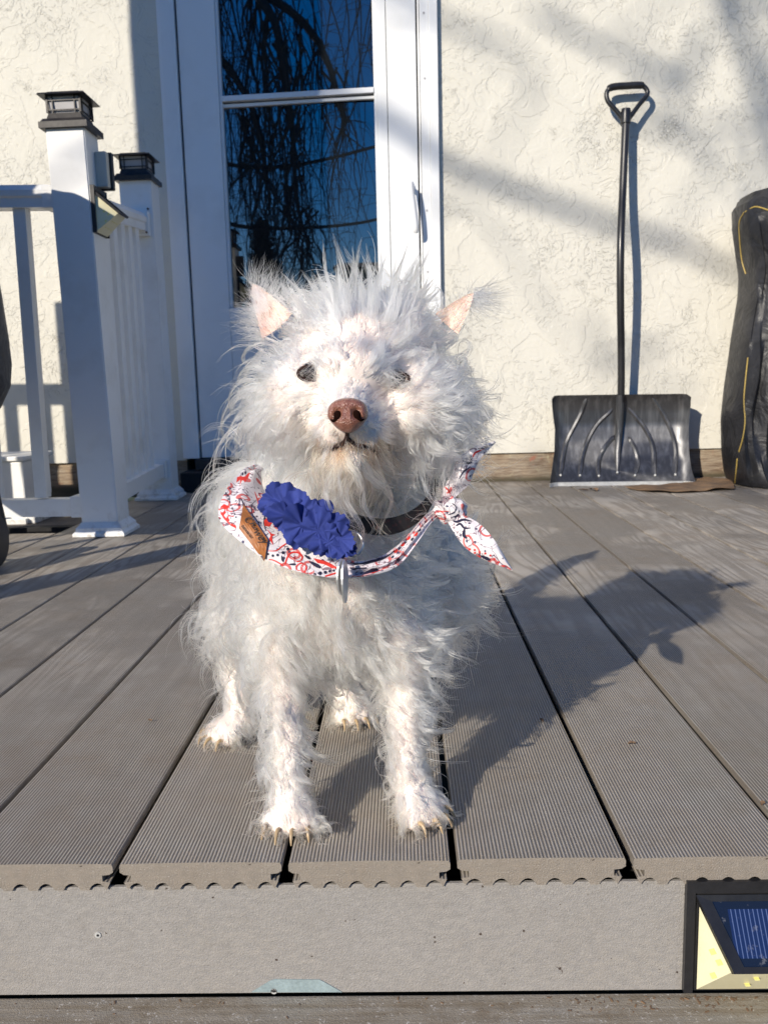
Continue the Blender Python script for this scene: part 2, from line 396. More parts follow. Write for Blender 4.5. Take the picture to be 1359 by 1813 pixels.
# meeting rail of the two panes (tilts as in the photograph)
q = MB(); y0_, y1_ = WY-.010, WY+.02
a0, a1, b0, b1 = 1.445, 1.427, 1.459, 1.441
q.hexa([(LX1, y0_, a1), (-.078, y0_, b1), (-.078, y1_, b1), (LX1, y1_, a1)], [(LX1, y0_, a0), (-.078, y0_, b0), (-.078, y1_, b0), (LX1, y1_, a0)])
q.build('meeting_rail', M['doorwhite'], door)
q = MB(); q.hexa([(LX1, WY+.004, 1.409), (-.078, WY+.004, 1.424), (-.078, y1_, 1.424), (LX1, y1_, 1.409)], [(LX1, WY+.004, 1.420), (-.078, WY+.004, 1.434), (-.078, y1_, 1.434), (LX1, y1_, 1.420)])
q.build('meeting_rail', M['doorwhite'], door)
gm = mat('window_glass', (.010, .012, .014), .012, spec=1.0); gm.node_tree.nodes['Principled BSDF'].inputs['IOR'].default_value = 1.85
t = NT(gm); c = t.co(); t.set('Normal', t.bump(t.noise(c, 3.0, 1), .05, .004))
bx('glass_pane', LX1-.004, -.073, WY+.014, WY+.020, .68, 1.415, gm, bev=0)
bx('glass_pane', LX1-.004, -.073, WY+.010, WY+.0155, 1.44, 2.06, gm, bev=0)
bx('threshold', -.84, .15, WY-.13, WY+.04, .004, .075, M['near_black'])
bx('threshold_plate', -.80, .15, WY-.05, WY+.04, .078, .118, grain(mat('dark_threshold', (.03, .03, .032), .5), 60, .3, .0003))
for zz in (1.70, 1.48, 1.02, .80, .5):
    s = MB(); s.tube([(.108, WY-.018, zz), (.108, WY-.0195, zz)], .004, 10); s.build('screw', M['frost'], door)
# lever handle
hd = MB()
c0 = Vector((.050, WY-.013, 1.10)); e = [c0+Vector((.017*math.cos(a), 0, .027*math.sin(a))) for a in np.linspace(0, 2*math.pi, 24, endpoint=False)]
e2 = [c0+Vector((.013*math.cos(a), -.010, .022*math.sin(a))) for a in np.linspace(0, 2*math.pi, 24, endpoint=False)]
hd.add(e+e2, [tuple(range(24, 48))]+[(i, (i+1) % 24, 24+(i+1) % 24, 24+i) for i in range(24)])
hd.tube([c0+Vector((0, -.008, .003)), c0+Vector((0, -.045, .003))], .009, 12)
hd.tube(spline([c0+Vector((0, -.045, .012)), c0+Vector((.001, -.052, -.02)), c0+Vector((.008, -.055, -.08)), c0+Vector((.014, -.052, -.145)), c0+Vector((.015, -.046, -.165))], 14), [.011]*3+[.0118]*8+[.011, .010, .008], 12)
hd.build('door_handle', M['doorwhite'], door, True)

# ------------------------------------------------------------------ railings
def lean_post(name, x0b, x0t, wid, y0, dep, z1, label, group):
    base = empty(name, ((x0b+wid/2), y0+dep/2, 0), label=label, cat='post', group=group)
    def X(z): return x0b+(x0t-x0b)*z/z1
    q = MB(); bm = bmesh.new(); bmesh.ops.create_cube(bm, size=1)
    for v in bm.verts:
        z = z1*(v.co.z+.5); v.co = Vector((X(z)+wid*(v.co.x+.5), y0+dep*(v.co.y+.5), z))
    bmesh.ops.bevel(bm, geom=bm.edges[:], offset=.003, segments=2, affect='EDGES'); q.bm(bm); q.build('post_sleeve', M['vinyl'], base)
    # moulded skirt
    q = MB(); prof = [(.020, .0015), (.020, .010), (.016, .014), (.013, .017), (.0125, .024), (.008, .029), (.004, .034), (.0005, .039), (.0005, .0015)]
    rings = []
    for o_, z in prof:
        a, b_ = x0b-o_-.0005, x0b+wid+o_+.0005; c_, d_ = y0-o_-.0005, y0+dep+o_+.0005
        rings.append([(a, c_, z), (b_, c_, z), (b_, d_, z), (a, d_, z)])
    v = [p for r_ in rings for p in r_]; n_ = len(rings)
    f = [(i*4+j, i*4+(j+1) % 4, ((i+1) % n_)*4+(j+1) % 4, ((i+1) % n_)*4+j) for i in range(n_) for j in range(4)]
    q.add(v, f); q.build('post_skirt', M['vinyl'], base)
    return base, X
def post_lamp(x0, wid, y0, dep, z, label, tilt=0):
    cx_, cy_ = x0+wid/2, y0+dep/2
    o = empty('post_cap_lamp', (cx_, cy_, z), label=label, cat='lamp', group='solar cap lamps on the railing posts')
    def fr(q, h0, h1, w0, w1):
        q.hexa([(-w0, -w0, h0), (w0, -w0, h0), (w0, w0, h0), (-w0, w0, h0)], [(-w1, -w1, h1), (w1, -w1, h1), (w1, w1, h1), (-w1, w1, h1)])
    q = MB(); hw = wid/2
    fr(q, -.014, 0.001, hw+.012, hw+.012); fr(q, .0015, .010, hw+.009, hw+.003); fr(q, .0105, .026, hw-.004, hw-.009)
    p = q.build('lamp_base', M['lampblack'], o); 
    q = MB(); fr(q, .0265, .066, hw-.013, hw-.009); q.build('lamp_panel', M['frost'], o)
    q = MB(); u = hw-.0075
    for sx in (-1, 1):
        for sy in (-1, 1):
            q.box((sx*u-.0025, sy*u-.0025, .026), (sx*u+.0025, sy*u+.0025, .0665))
            for off in (.014,):
                q.box((sx*(u-off)-.0012, sy*u-.0018, .0262), (sx*(u-off)+.0012, sy*u+.0018, .0663))
                q.box((sx*u-.0018, sy*(u-off)-.0012, .0262), (sx*u+.0018, sy*(u-off)+.0012, .0663))
    for h in (.033, .056):
        for s_ in (-1, 1):
            q.box((-u, s_*u-.0016, h-.0012), (u, s_*u+.0016, h+.0012)); q.box((s_*u-.0016, -u, h-.0013), (s_*u+.0016, u, h+.0013))
    q.build('lamp_cage', M['lampblack'], o)
    q = MB(); fr(q, .0668, .071, hw+.011, hw+.008); fr(q, .0712, .078, hw-.002, hw-.010); q.build('lamp_roof', M['lampblack'], o)
    for ch in o.children: ch.matrix_parent_inverse.identity()
    o.rotation_euler = (0, tilt, 0)
    return o
fp, FX = lean_post('railing_post', -.8795, -.893, .1, 2.27, .1, 1.062, 'white vinyl railing post nearer the camera, lower part in shade', 'white railing posts')
rp, RX = lean_post('railing_post', -.931, -.937, .108, 2.98, .1, 1.093, 'white vinyl railing post beside the door casing, all in shade', 'white railing posts')
post_lamp(-.893, .1, 2.27, .1, 1.071, 'black lantern cap with pale panels on the nearer, taller looking railing post', -.012)
post_lamp(-.937, .104, 2.98, .1, 1.102, 'black lantern cap on the shaded post by the door', -.01)

# side railing between the two posts
def railing(label, cat='railing'): return empty('railing', (0, 0, 0), label=label, cat=cat, group='white vinyl railings')
sr = railing('short white vinyl railing running from nearer post back to the door post')
def rail_bar(a, b, w, h, par, nm, crown=False):
    a, b = Vector(a), Vector(b); d = (b-a).normalized(); s_ = d.cross(Vector((0, 0, 1))).normalized()
    q = MB()
    if crown:
        sec = [(-w/2, -h*.5), (w/2, -h*.5), (w/2, -h*.12), (w*.60, -h*.05), (w*.62, h*.18), (w*.42, h*.42), (0, h*.5), (-w*.42, h*.42), (-w*.62, h*.18), (-w*.60, -h*.05), (-w/2, -h*.12)]
    else: sec = [(-w/2, -h/2), (w/2, -h/2), (w/2, h/2), (-w/2, h/2)]
    n_ = len(sec); v = [a+s_*x+Vector((0, 0, z)) for x, z in sec]+[b+s_*x+Vector((0, 0, z)) for x, z in sec]
    q.add(v, [tuple(range(n_)), tuple(reversed(range(n_, 2*n_)))]+[(i, (i+1) % n_, n_+(i+1) % n_, n_+i) for i in range(n_)])
    return q.build(nm, M['vinyl'], par)
rail_bar((-.838, 2.371, .890), (-.876, 2.979, .955), .052, .062, sr, 'top_rail', True)
rail_bar((-.822, 2.371, .100), (-.862, 2.979, .110), .042, .046, sr, 'bottom_rail')
def rail_bracket(a, b, par):
    q = MB(); q.box(a, b, .002); return q.build('rail_bracket', M['vinyl'], par)
rail_bracket((-.912, 2.955, .905), (-.838, 2.9785, .985), sr); rail_bracket((-.890, 2.955, .078), (-.834, 2.9785, .142), sr)
s = MB(); s.tube([(-.846, 2.955, .915), (-.846, 2.9525, .915)], .0035, 8); s.build('screw', M['rust'], sr)
s = MB(); s.tube([(-.843, 2.979, .995), (-.843, 2.975, .995)], .0035, 8); s.build('screw', M['rust'], sr)
for i in range(5):
    u = .13+.155*i+.04; x_ = -.83-.042*u; y_ = 2.371+.608*u
    q = MB(); q.box((x_-.017, y_-.017, .1235), (x_+.017, y_+.017, .862+.062*u), .002); q.build('baluster', M['vinyl'], sr)
# left railing, running out of frame
lr = railing('white vinyl railing leaving the frame at the left edge')
rail_bar((-2.6, 2.322, .935), (-.905, 2.322, .902), .052, .062, lr, 'top_rail', True)
rail_bar((-2.6, 2.322, .080), (-.899, 2.322, .076), .045, .048, lr, 'bottom_rail')
rail_bracket((-.925, 2.290, .868), (-.893, 2.350, .925), lr); rail_bracket((-.915, 2.288, .050), (-.882, 2.352, .108), lr)
pt, pb = at(33, 378, 2.30), at(72, 893, 2.30)
for i in range(11):
    dx = -.132*i; q = MB(); hw = .0165
    zb, zt = .1045, .879+.0194*(-(pt.x+dx)-.9)
    xb, xt = pb.x+dx, pt.x+dx
    q.hexa([(xb-hw, 2.305, zb), (xb+hw, 2.305, zb), (xb+hw, 2.338, zb), (xb-hw, 2.338, zb)], [(xt-hw, 2.305, zt), (xt+hw, 2.305, zt), (xt+hw, 2.338, zt), (xt-hw, 2.338, zt)])
    q.build('baluster', M['vinyl'], lr)

# small solar wedge light on the right side of the nearer post
def wedge_light(name, label, origin, ex, ey, ez, W_, H_, D_):
    """ex along width, ey outward from mounting face, ez up"""
    o = empty(name, origin, label=label, cat='light', group='solar wedge lights')
    O = Vector(origin); ex, ey, ez = Vector(ex), Vector(ey), Vector(ez)
    def P(x, y, z): return O+ex*(x*W_)+ey*(y*D_)+ez*(z*H_)
    def pr(q, pts, d0, d1):   # prism between two depths
        n_ = len(pts); v = [P(x, d0, z) for x, z in pts]+[P(x, d1, z) for x, z in pts]
        q.add(v, [tuple(range(n_)), tuple(reversed(range(n_, 2*n_)))]+[(i, (i+1) % n_, n_+(i+1) % n_, n_+i) for i in range(n_)])
    q = MB(); pr(q, [(-.5, 0), (.5, 0), (.5, 1), (-.5, 1)], 0, .06)
    for a, b_, c_, d_ in ((-.5, 0, -.455, 1), (.455, 0, .5, 1), (-.455, .90, .455, 1)):
        pr(q, [(a, b_), (c_, b_), (c_, d_), (a, d_)], .065, .16)
    q.build('light_back_plate', M['black'], o)
    # led body: a wedge whose sloping lid holds the solar cell
    a = (-.43, .86); b_ = (.43, .86)
    lo = [(-.43, .02), (.43, .02)]
    ti, to = .065, .97
    A0, A1 = P(-.43, .1, .87), P(.43, .1, .87)          # top hinge
    B0, B1 = P(-.30, 1, .44), P(.30, 1, .44)            # outer low edge of lid
    C0, C1 = P(-.43, .1, .02), P(.43, .1, .02)          # foot at back
    q = MB(); q.add([A0, B0, C0], [(0, 1, 2)]); q.add([A1, C1, B1], [(0, 1, 2)]); q.add([C0, B0, B1, C1], [(0, 1, 2, 3)])
    q.build('led_panel', M['cream'], o)
    for (u, v) in ((.38, .30), (.55, .28), (.42, .52)):
        for (TA, TB, TC, sg) in ((A0, B0, C0, -1), (A1, B1, C1, 1)):
            pc = TA*(1-u-v)+TB*u+TC*v; nn = (TB-TA).cross(TC-TA).normalized()*(-1 if sg < 0 else 1)
            if nn.dot(ex*sg) < 0: nn = -nn
            e1 = (TB-TA).normalized()*.0022; e2 = (nn.cross(e1)).normalized()*.0028
            qq = MB(); qq.hexa([pc-e1-e2, pc+e1-e2, pc+e1+e2, pc-e1+e2], [pc-e1-e2+nn*.0012, pc+e1-e2+nn*.0012, pc+e1+e2+nn*.0012, pc-e1+e2+nn*.0012])
            qq.build('led', M['led'], o)
    for u in (.25, .5, .75):
        for v in (.3, .6):
            pc = C0.lerp(C1, u).lerp(B0.lerp(B1, u), v)+(-ez)*.0006; e1 = ex*.002; e2 = ey*.002
            qq = MB(); qq.hexa([pc-e1-e2, pc+e1-e2, pc+e1+e2, pc-e1+e2], [x_-ez*.001 for x_ in (pc-e1-e2, pc+e1-e2, pc+e1+e2, pc-e1+e2)]); qq.build('led', M['led'], o)
    # lid frame
    q = MB(); nrm = (B0-A0).cross(A1-A0).normalized()
    if nrm.dot(ey) < 0: nrm = -nrm
    T = [A0-ex*.004, A1+ex*.004, B1+ex*.005-ez*.003+ey*.002, B0-ex*.005-ez*.003+ey*.002]
    cen = sum(T, Vector())/4; inn = [p.lerp(cen, .17) for p in T]
    for i in range(4):
        j = (i+1) % 4
        q.hexa([T[i]-nrm*.003, T[j]-nrm*.003, inn[j]-nrm*.003, inn[i]-nrm*.003], [T[i]+nrm*.0035, T[j]+nrm*.0035, inn[j]+nrm*.002, inn[i]+nrm*.002])
    q.build('lid_frame', M['black'], o)
    q = MB(); q.hexa([p-nrm*.002 for p in inn], [p+nrm*.0005 for p in inn]); q.build('solar_panel', M['solar'], o)
    return o
M['led'] = mat('led_chip', (.80, .74, .25), .3)
m = mat('solar_cell', (.012, .018, .05), .12, spec=.8); t = NT(m); c = t.co('Generated')
sx = t.n('ShaderNodeSeparateXYZ', {0: c})
ln = t.rng(t.math('ABSOLUTE', t.math('SUBTRACT', t.math('FRACT', t.math('MULTIPLY', sx.outputs[0], 34.0)), .5)), .36, .46)
bd = t.math('MULTIPLY', t.rng(t.math('ABSOLUTE', t.math('SUBTRACT', sx.outputs[0], .5)), .40, .405, 1, 0), t.rng(t.math('ABSOLUTE', t.math('SUBTRACT', sx.outputs[2], .52)), .36, .365, 1, 0))
col = t.mix(t.math('MULTIPLY', ln, bd), t.mix(bd, (.010, .013, .022), (.012, .022, .075)), (.10, .14, .28))
dust = t.rng(t.noise(t.co(), 90, 4, .7), .6, .72); col = t.mix(t.math('MULTIPLY', dust, .35), col, (.35, .36, .38)); t.set('Base Color', col); M['solar'] = m
lx0 = at(1210, 1660, FY).x
wl = wedge_light('solar_light', 'black solar wedge light with yellow panels, mounted on the fascia at lower right',
    (lx0+.0825, FY+.002, -.1245), (1, 0, 0), (0, -1, 0), (0, 0, 1), .165, .1035, .036)
wedge_light('solar_light', 'small black solar wedge light seen side on, mounted on nearer railing post',
    (FX(.85)+.1005, 2.32, .80), (0, 1, 0), (1, 0, 0), (0, 0, 1), .10, .118, .066)
q = MB(); xx = FX(1.0)+.1005; q.box((xx, 2.33, .925), (xx+.030, 2.355, 1.015), .003)
sbx = empty('sensor_box', (xx, 2.36, .97), label='pale grey sensor box with black edge on the nearer post, above the rail', cat='sensor')
q.build('sensor_body', M['greybox'], sbx)
q = MB(); q.box((xx-.001, 2.3555, .922), (xx+.037, 2.372, 1.018), .003); q.build('sensor_face', M['black'], sbx)

# ------------------------------------------------------------------ snow shovel
sh = tag(empty('snow_shovel', (.82, WY-.1, 0)), 'black snow shovel with ribbed wide blade leaning against the stucco wall', 'shovel')
m = mat('shovel_plastic', (.10, .10, .105), .42, .65, spec=.8); m.node_tree.nodes['Principled BSDF'].inputs['Anisotropic'].default_value = .75; t = NT(m); c = t.co()
sc = t.noise(t.n('ShaderNodeMapping', {'Vector': c, 'Scale': (1, 1, .1)}).outputs[0], 60, 5, .6); n2 = t.noise(c, 240, 4, .7)
t.set('Base Color', t.mix(t.rng(sc, .45, .75), (.085, .085, .09), (.19, .19, .195))); t.set('Roughness', t.rng(n2, .3, .7, .34, .46)); t.set('Normal', t.bump(n2, .2, .0004)); M['shovel'] = m; tn_ = t.n('ShaderNodeTangent', direction_type='RADIAL', axis='Z'); t.t.links.new(tn_.outputs[0], t.b.inputs['Tangent'])
BPZ = [0, .035, .09, .15, .21, .27, .305, .322]
BPY = [3.115, 3.142, 3.176, 3.198, 3.211, 3.213, 3.206, 3.194]
def by(z): return float(np.interp(z, BPZ, BPY))
def bl(z): return float(np.interp(z, [0, .05, .12, .2, .27, .33], [.532, .546, .562, .567, .558, .552]))
def br(z): return float(np.interp(z, [0, .05, .12, .2, .27, .33], [1.062, 1.056, 1.056, 1.060, 1.066, 1.062]))
def bpt(u, z, off=0.0):
    x = bl(z)*(1-u)+br(z)*u; side = abs(2*u-1)
    y = by(z)-.030*max(0, (side-.86)/.14)**1.6+.006*(1-side**2)
    return Vector((x, y-off, z+.008-.006*u))
q = MB(); NU, NZ = 40, 26; vs = []
for th in (0, .0035):
    for j in range(NZ+1):
        z = .324*j/NZ
        for i in range(NU+1):
            u = i/NU; cz = z
            if j == NZ: cz = z-.012*max(0, (abs(2*u-1)-.93)/.07)**2
            p = bpt(u, cz); p.y += th; vs.append(p)
fs = []; W1 = NU+1; off = (NZ+1)*W1
for j in range(NZ):
    for i in range(NU):
        a = j*W1+i; fs.append((a, a+1, a+1+W1, a+W1)); fs.append((off+a, off+a+W1, off+a+1+W1, off+a+1))
for i in range(NU): fs.append((i, off+i, off+i+1, i+1)); a = NZ*W1+i; fs.append((a, a+1, off+a+1, off+a))
for j in range(NZ): a = j*W1; fs.append((a, a+W1, off+a+W1, off+a)); a += NU; fs.append((a, off+a, off+a+W1, a+W1))
q.add(vs, fs); blade = q.build('blade', M['shovel'], sh, True)
def zu(zx, zy):  # zoom coords of the blade picture -> (u,z)
    px, py = 950+zx/4.53, 680+zy/4.53
    z = max(.012, min(.315, at(px, py, 3.17).z)); x = at(px, py, by(z)).x
    return (x-bl(z))/(br(z)-bl(z)), z-.004
ribs = [[(400, 112), (350, 250), (235, 480), (190, 730)], [(612, 205), (470, 350), (385, 530), (345, 730)], [(630, 420), (545, 520), (500, 620), (497, 732)],
        [(735, 430), (795, 540), (812, 640), (785, 725)], [(730, 195), (865, 360), (935, 520), (945, 722)], [(930, 105), (1055, 330), (1115, 520), (1105, 715)]]
for rb in ribs:
    P2 = spline([(*zu(*p), 0) for p in rb], 16)
    q = MB(); q.tube([bpt(p.x, p.y, -.0035) for p in P2], [.004]+[.0098]*14+[.007], 8); q.build('blade_rib', M['shovel'], blade, True)
for (zx, zy) in ((190, 730), (345, 730), (497, 732), (645, 705), (785, 725), (945, 722), (1105, 715)):
    u, z = zu(zx, zy); q = MB(); p = bpt(u, z, .004); bm = bmesh.new(); bmesh.ops.create_uvsphere(bm, u_segments=10, v_segments=6, radius=.0048); bmesh.ops.translate(bm, verts=bm.verts, vec=p); q.bm(bm)
    q.build('rib_end_glint', M['worn'], blade, True)  # pale rib ends; their bright highlights are put into the colour
q = MB(); wv = [bpt(i/30, .0) for i in range(31)]
top_ = [p+Vector((0, -.004, .008)) for p in wv]; bot_ = [p+Vector((0, -.0045, -.006)) for p in wv]; tb = [p+Vector((0, .006, .008)) for p in wv]; bb_ = [p+Vector((0, .006, -.006)) for p in wv]
v = []
for i in range(31): v += [bot_[i], top_[i], tb[i], bb_[i]]
f = [(i*4+j, i*4+(j+1) % 4, (i+1)*4+(j+1) % 4, (i+1)*4+j) for i in range(30) for j in range(4)]+[(0, 1, 2, 3), (123, 122, 121, 120)]
q.add(v, f); q.build('wear_strip', M['worn'], blade)
u0, z0 = zu(665, 110); u1, z1 = zu(648, 560)
q = MB(); q.tube([bpt(u0, .325, .006), bpt(u0, z0, .010), bpt((u0+u1)/2, (z0+z1)/2, .010), bpt(u1, z1, .002), bpt(u1, .04, -.003)], [.013, .0155, .0150, .012, .005], 14)
q.build('socket', M['shovel'], sh, True)
shaft = [at(1098.5, 712, 3.198), at(1099, 640, 3.180), at(1097.5, 520, 3.150), at(1098, 430, 3.152), at(1102, 330, 3.205), at(1107, 215, 3.238)]
q = MB(); q.tube(spline(shaft, 40), .0135, 16); q.build('shaft', M['black'], sh, True)
q = MB(); q.tube([at(1106.3, 219, 3.237), at(1107, 205, 3.239), at(1107.5, 193, 3.240)], [.0175, .0195, .016], 14); q.build('grip_collar', M['black'], sh, True)
g = [(1103, 212), (1090, 196), (1076, 180), (1073, 166), (1079, 156), (1092, 153), (1108, 152), (1124, 151), (1137, 152), (1145, 161), (1143, 171), (1131, 185), (1112, 211)]
q = MB(); q.tube(spline([at(x, y, 3.240+.0002*(212-y)) for x, y in g], 60), [.0085+.004*(1 if 18 < i < 40 else 0) for i in range(60)], 12); q.build('grip', M['black'], sh, True)

# ------------------------------------------------------------------ covered item at right
cv = tag(empty('covered_stand', (1.42, 3.0, 0)), 'black fabric cover with yellow piping standing by the wall at right edge', 'cover')
L = [(352, 1318), (362, 1306), (400, 1304), (440, 1310), (485, 1318), (520, 1316), (600, 1301), (680, 1290), (745, 1283), (800, 1283), (835, 1287), (862, 1300), (876, 1314)]
q = MB(); CX = 1.50; rings = []; NA = 72
LZ = sorted([(at(x, y, 3.07).z, at(x, y, 3.07).x+.006) for y, x in L]); LZ[0] = (0.004, LZ[0][1])
zs = np.linspace(.004, 1.0, 60)
for z in zs:
    xl = float(np.interp(z, [a for a, _ in LZ], [b for _, b in LZ])); hw = CX-xl
    r_ = []
    for k in range(NA):
        a = 2*math.pi*k/NA; ca, sa = math.cos(a), math.sin(a)
        ex_ = .55; X = hw*math.copysign(abs(ca)**ex_, ca); Y = .155*math.copysign(abs(sa)**ex_, sa)
        fold = .010*math.sin(a*7+z*5)+.007*math.sin(a*13-z*11+1)+.012*math.sin(z*16+a*2)*(1-z)+.006*math.sin(a*23+z*7)
        amp = .35 if abs(ca) > .93 else 1
        Y -= fold*amp*(1.2 if sa < 0 else 1); X += fold*.25*(0 if ca < -.9 else 1)
        zz = z+(.035*max(0, (X+hw)/(2*hw)) if z > .9 else .035*max(0, (X+hw)/(2*hw))*max(0, z-.5)/.4)
        r_.append((CX+X, 3.075+Y, zz))
    rings.append(r_)
v = [p for r_ in rings for p in r_]
f = [(i*NA+j, i*NA+(j+1) % NA, (i+1)*NA+(j+1) % NA, (i+1)*NA+j) for i in range(len(rings)-1) for j in range(NA)]
n_ = len(v); v.append((CX, 3.075, 1.06)); f += [((len(rings)-1)*NA+j, (len(rings)-1)*NA+(j+1) % NA, n_) for j in range(NA)]
q.add(v, f)
m = mat('black_oxford_fabric', (.016, .016, .018), .5, spec=.5); t = NT(m); c = t.co()
n1 = t.noise(c, 11, 3, .5, 1.2); n2 = t.noise(c, 34, 3, .5, .8); n3 = t.noise(c, 700, 2)
b = t.bump(n1, .7, .014); b = t.bump(n2, .3, .003, b); b = t.bump(n3, .4, .0006, b); t.set('Normal', b)
t.set('Base Color', t.mix(t.rng(n1, .4, .7), (.013, .013, .015), (.026, .026, .03))); t.set('Roughness', t.rng(n2, .3, .7, .4, .55))
cover = q.build('fabric_cover', m, cv, True)
bv = BVHTree.FromObject(cover, bpy.context.evaluated_depsgraph_get())
pm = mat('yellow_piping', (.45, .32, .08), .5); grain(pm, 200, .2, .0004)
def on_surface(px, py, lift=.002, fallbackY=2.95):
    d = ray(px, py).normalized(); h = bv.ray_cast(CAM, d)
    return (h[0]-d*lift) if h[0] else at(px, py, fallbackY)
for pts in ([(1318, 375), (1336, 366), (1359, 372), (1380, 380)], [(1316, 376), (1308, 392), (1308, 420), (1312, 460), (1319, 485)],
            [(1323, 633), (1318, 680), (1316, 710), (1318, 745), (1314, 775), (1307, 800)], [(1304, 812), (1302, 835), (1300, 855)]):
    pp = [on_surface(x, y) for x, y in pts]; q = MB(); q.tube(spline(pp, 20), .0022, 6); q.build('piping', pm, cv, True)

# dry brown debris by the shovel
rr = random.Random(5)
def sheet(name, poly, z, mt, label, cat, wav=.004, thick=.0015):
    P_ = [onz(x, y, z) for x, y in poly]; bm = bmesh.new(); vs_ = [bm.verts.new(p) for p in P_]; fc = bm.faces.new(vs_)
    bmesh.ops.triangulate(bm, faces=[fc]); bmesh.ops.subdivide_edges(bm, edges=bm.edges[:], cuts=5, use_grid_fill=True)
    for v_ in bm.verts: v_.co.z += wav*(math.sin(v_.co.x*60)+math.sin(v_.co.y*45+v_.co.x*20))*.5+wav
    r_ = bmesh.ops.extrude_face_region(bm, geom=bm.faces[:]); 
    for g_ in r_['geom']:
        if isinstance(g_, bmesh.types.BMVert): g_.co.z += thick
    q_ = MB(); q_.bm(bm); return tag(q_.build(name, mt, None, True), label, cat)
lm = mat('dry_brown_leaf', (.20, .13, .08), .7); t = NT(lm); c = t.co(); n1 = t.noise(c, 22, 5, .6)
t.set('Base Color', t.mix(t.rng(n1, .35, .7), (.13, .085, .055), (.28, .17, .09))); t.set('Normal', t.bump(t.noise(c, 90, 4), .6, .002))
sheet('cardboard_scrap', [(1105, 864), (1150, 871), (1220, 872), (1262, 868), (1300, 866), (1294, 852), (1262, 852), (1246, 846), (1226, 850), (1205, 858), (1150, 860)], .004, lm, 'flattened brown sheet lying between the shovel and black cover', 'scrap')
def leaf(p, L_, ang, label=None, cat=None):
    q_ = MB(); d = Vector((math.cos(ang), math.sin(ang), 0)); s_ = Vector((-d.y, d.x, 0)); N_ = 6
    v_ = []
    for i in range(N_+1):
        u = i/N_; w_ = L_*.28*math.sin(math.pi*min(1, u*.95+.05)); z_ = .0012+.25*L_*math.sin(math.pi*u)*rr.uniform(.1, .4)
        b_ = Vector(p)+d*(L_*(u-.5)); v_ += [b_+s_*w_+Vector((0, 0, z_*1.6)), b_+Vector((0, 0, z_*.6)), b_-s_*w_+Vector((0, 0, z_*1.5))]
    f_ = []
    for i in range(N_): f_ += [(i*3, i*3+1, i*3+4, i*3+3), (i*3+1, i*3+2, i*3+5, i*3+4)]
    n_ = len(v_); v2 = [x_+Vector((0, 0, .0004)) for x_ in v_]; q_.add(v_+v2, f_+[tuple(n_+k for k in reversed(ff)) for ff in f_])
    o = q_.build('dry_leaf', lm, None); tag(o, label, cat); return o
for i, (px, py, L_, lab) in enumerate(((1050, 868, .05, 'curled dry brown leaf just in front of the shovel blade middle'), (1032, 868, .035, 'small dry leaf left of the larger leaf by the shovel'),
        (1118, 1318, .009, 'tiny brown leaf fragment on the sunlit board right of the dog shadow'), (958, 1277, .009, 'tiny leaf fragment at the edge of the dog shadow'),
        (1349, 1425, .008, 'reddish leaf fragment beside a board gap at right edge'), (266, 1277, .006, 'tiny brown crumb on the deck left of the dog'))):
    leaf(onz(px, py, .001), L_, rr.uniform(0, 3), lab, 'leaf')
for i, (px, lab) in enumerate(((1020, 'thin twig lying left of the shovel edge'),)):
    pass
# crumbs of dead leaf along the step (too small to count)
q = MB()
for i in range(260):
    px = rr.choice([rr.gauss(1050, 110), rr.uniform(0, 1359), rr.gauss(1300, 30)]); py = 1762+abs(rr.gauss(8, 16))
    p = onz(px, py, -.1291); L_ = .0004+.0016*rr.random()**3; a = rr.uniform(0, 3.1); d = Vector((math.cos(a), math.sin(a), 0))*L_; s_ = Vector((-d.y, d.x, 0))*.35
    if p.y > .664: continue
    q.hexa([p-d-s_, p+d-s_, p+d+s_, p-d+s_], [x_+Vector((0, 0, L_*.3)) for x_ in (p-d-s_, p+d-s_, p+d+s_, p-d+s_)])
tag(q.build('leaf_crumbs', lm), kind='stuff')

# white box behind left railing
wb = tag(empty('white_box', (-1.4, 2.85, -.04)), 'white plastic box standing behind the left railing', 'box')
q = MB(); q.box((-1.62, 2.80, .03), (-1.268, 3.02, .165), .006); q.build('box_body', M['vinyl'], wb)
q = MB(); q.box((-1.63, 2.79, .166), (-1.258, 3.03, .182), .004); q.build('box_lid', M['vinyl'], wb)
q = MB(); q.box((-1.60, 2.79, -.0445), (-1.235, 3.03, -.005), .004); q.box((-1.60, 2.77, -.044), (-1.26, 2.7895, -.025), .002); q.box((-1.58, 2.82, -.0047), (-1.30, 3.0, .0295)); q.build('box_base', M['vinyl'], wb)

# ------------------------------------------------------------------ covered kettle grill just outside the left edge (its shade falls on rail and posts)
gr = tag(empty('covered_grill', (-1.18, 1.85, 0)), 'black covered grill bulging in at the left edge before the railing', 'grill')
q = MB(); rings = []; NA = 48
prof = [(.33, .225), (.36, .258), (.41, .283), (.46, .289), (.52, .287), (.62, .281), (.72, .273), (.80, .266), (.88, .258), (.97, .238), (1.04, .205), (1.075, .15), (1.09, .06)]
for z, r_ in prof:
    rings.append([(-1.175+r_*math.copysign(abs(math.cos(a))**.7, math.cos(a)), 1.86+.24*r_/.3*math.copysign(abs(math.sin(a))**.7, math.sin(a))+.006*math.sin(a*9+z*8), z) for a in np.linspace(0, 2*math.pi, NA, endpoint=False)])
v = [p for r_ in rings for p in r_]; f = [(i*NA+j, i*NA+(j+1) % NA, (i+1)*NA+(j+1) % NA, (i+1)*NA+j) for i in range(len(rings)-1) for j in range(NA)]
f.append(tuple(range(NA))); f.append(tuple((len(rings)-1)*NA+j for j in range(NA))); q.add(v, f); q.build('grill_cover', cover.data.materials[0], gr, True)
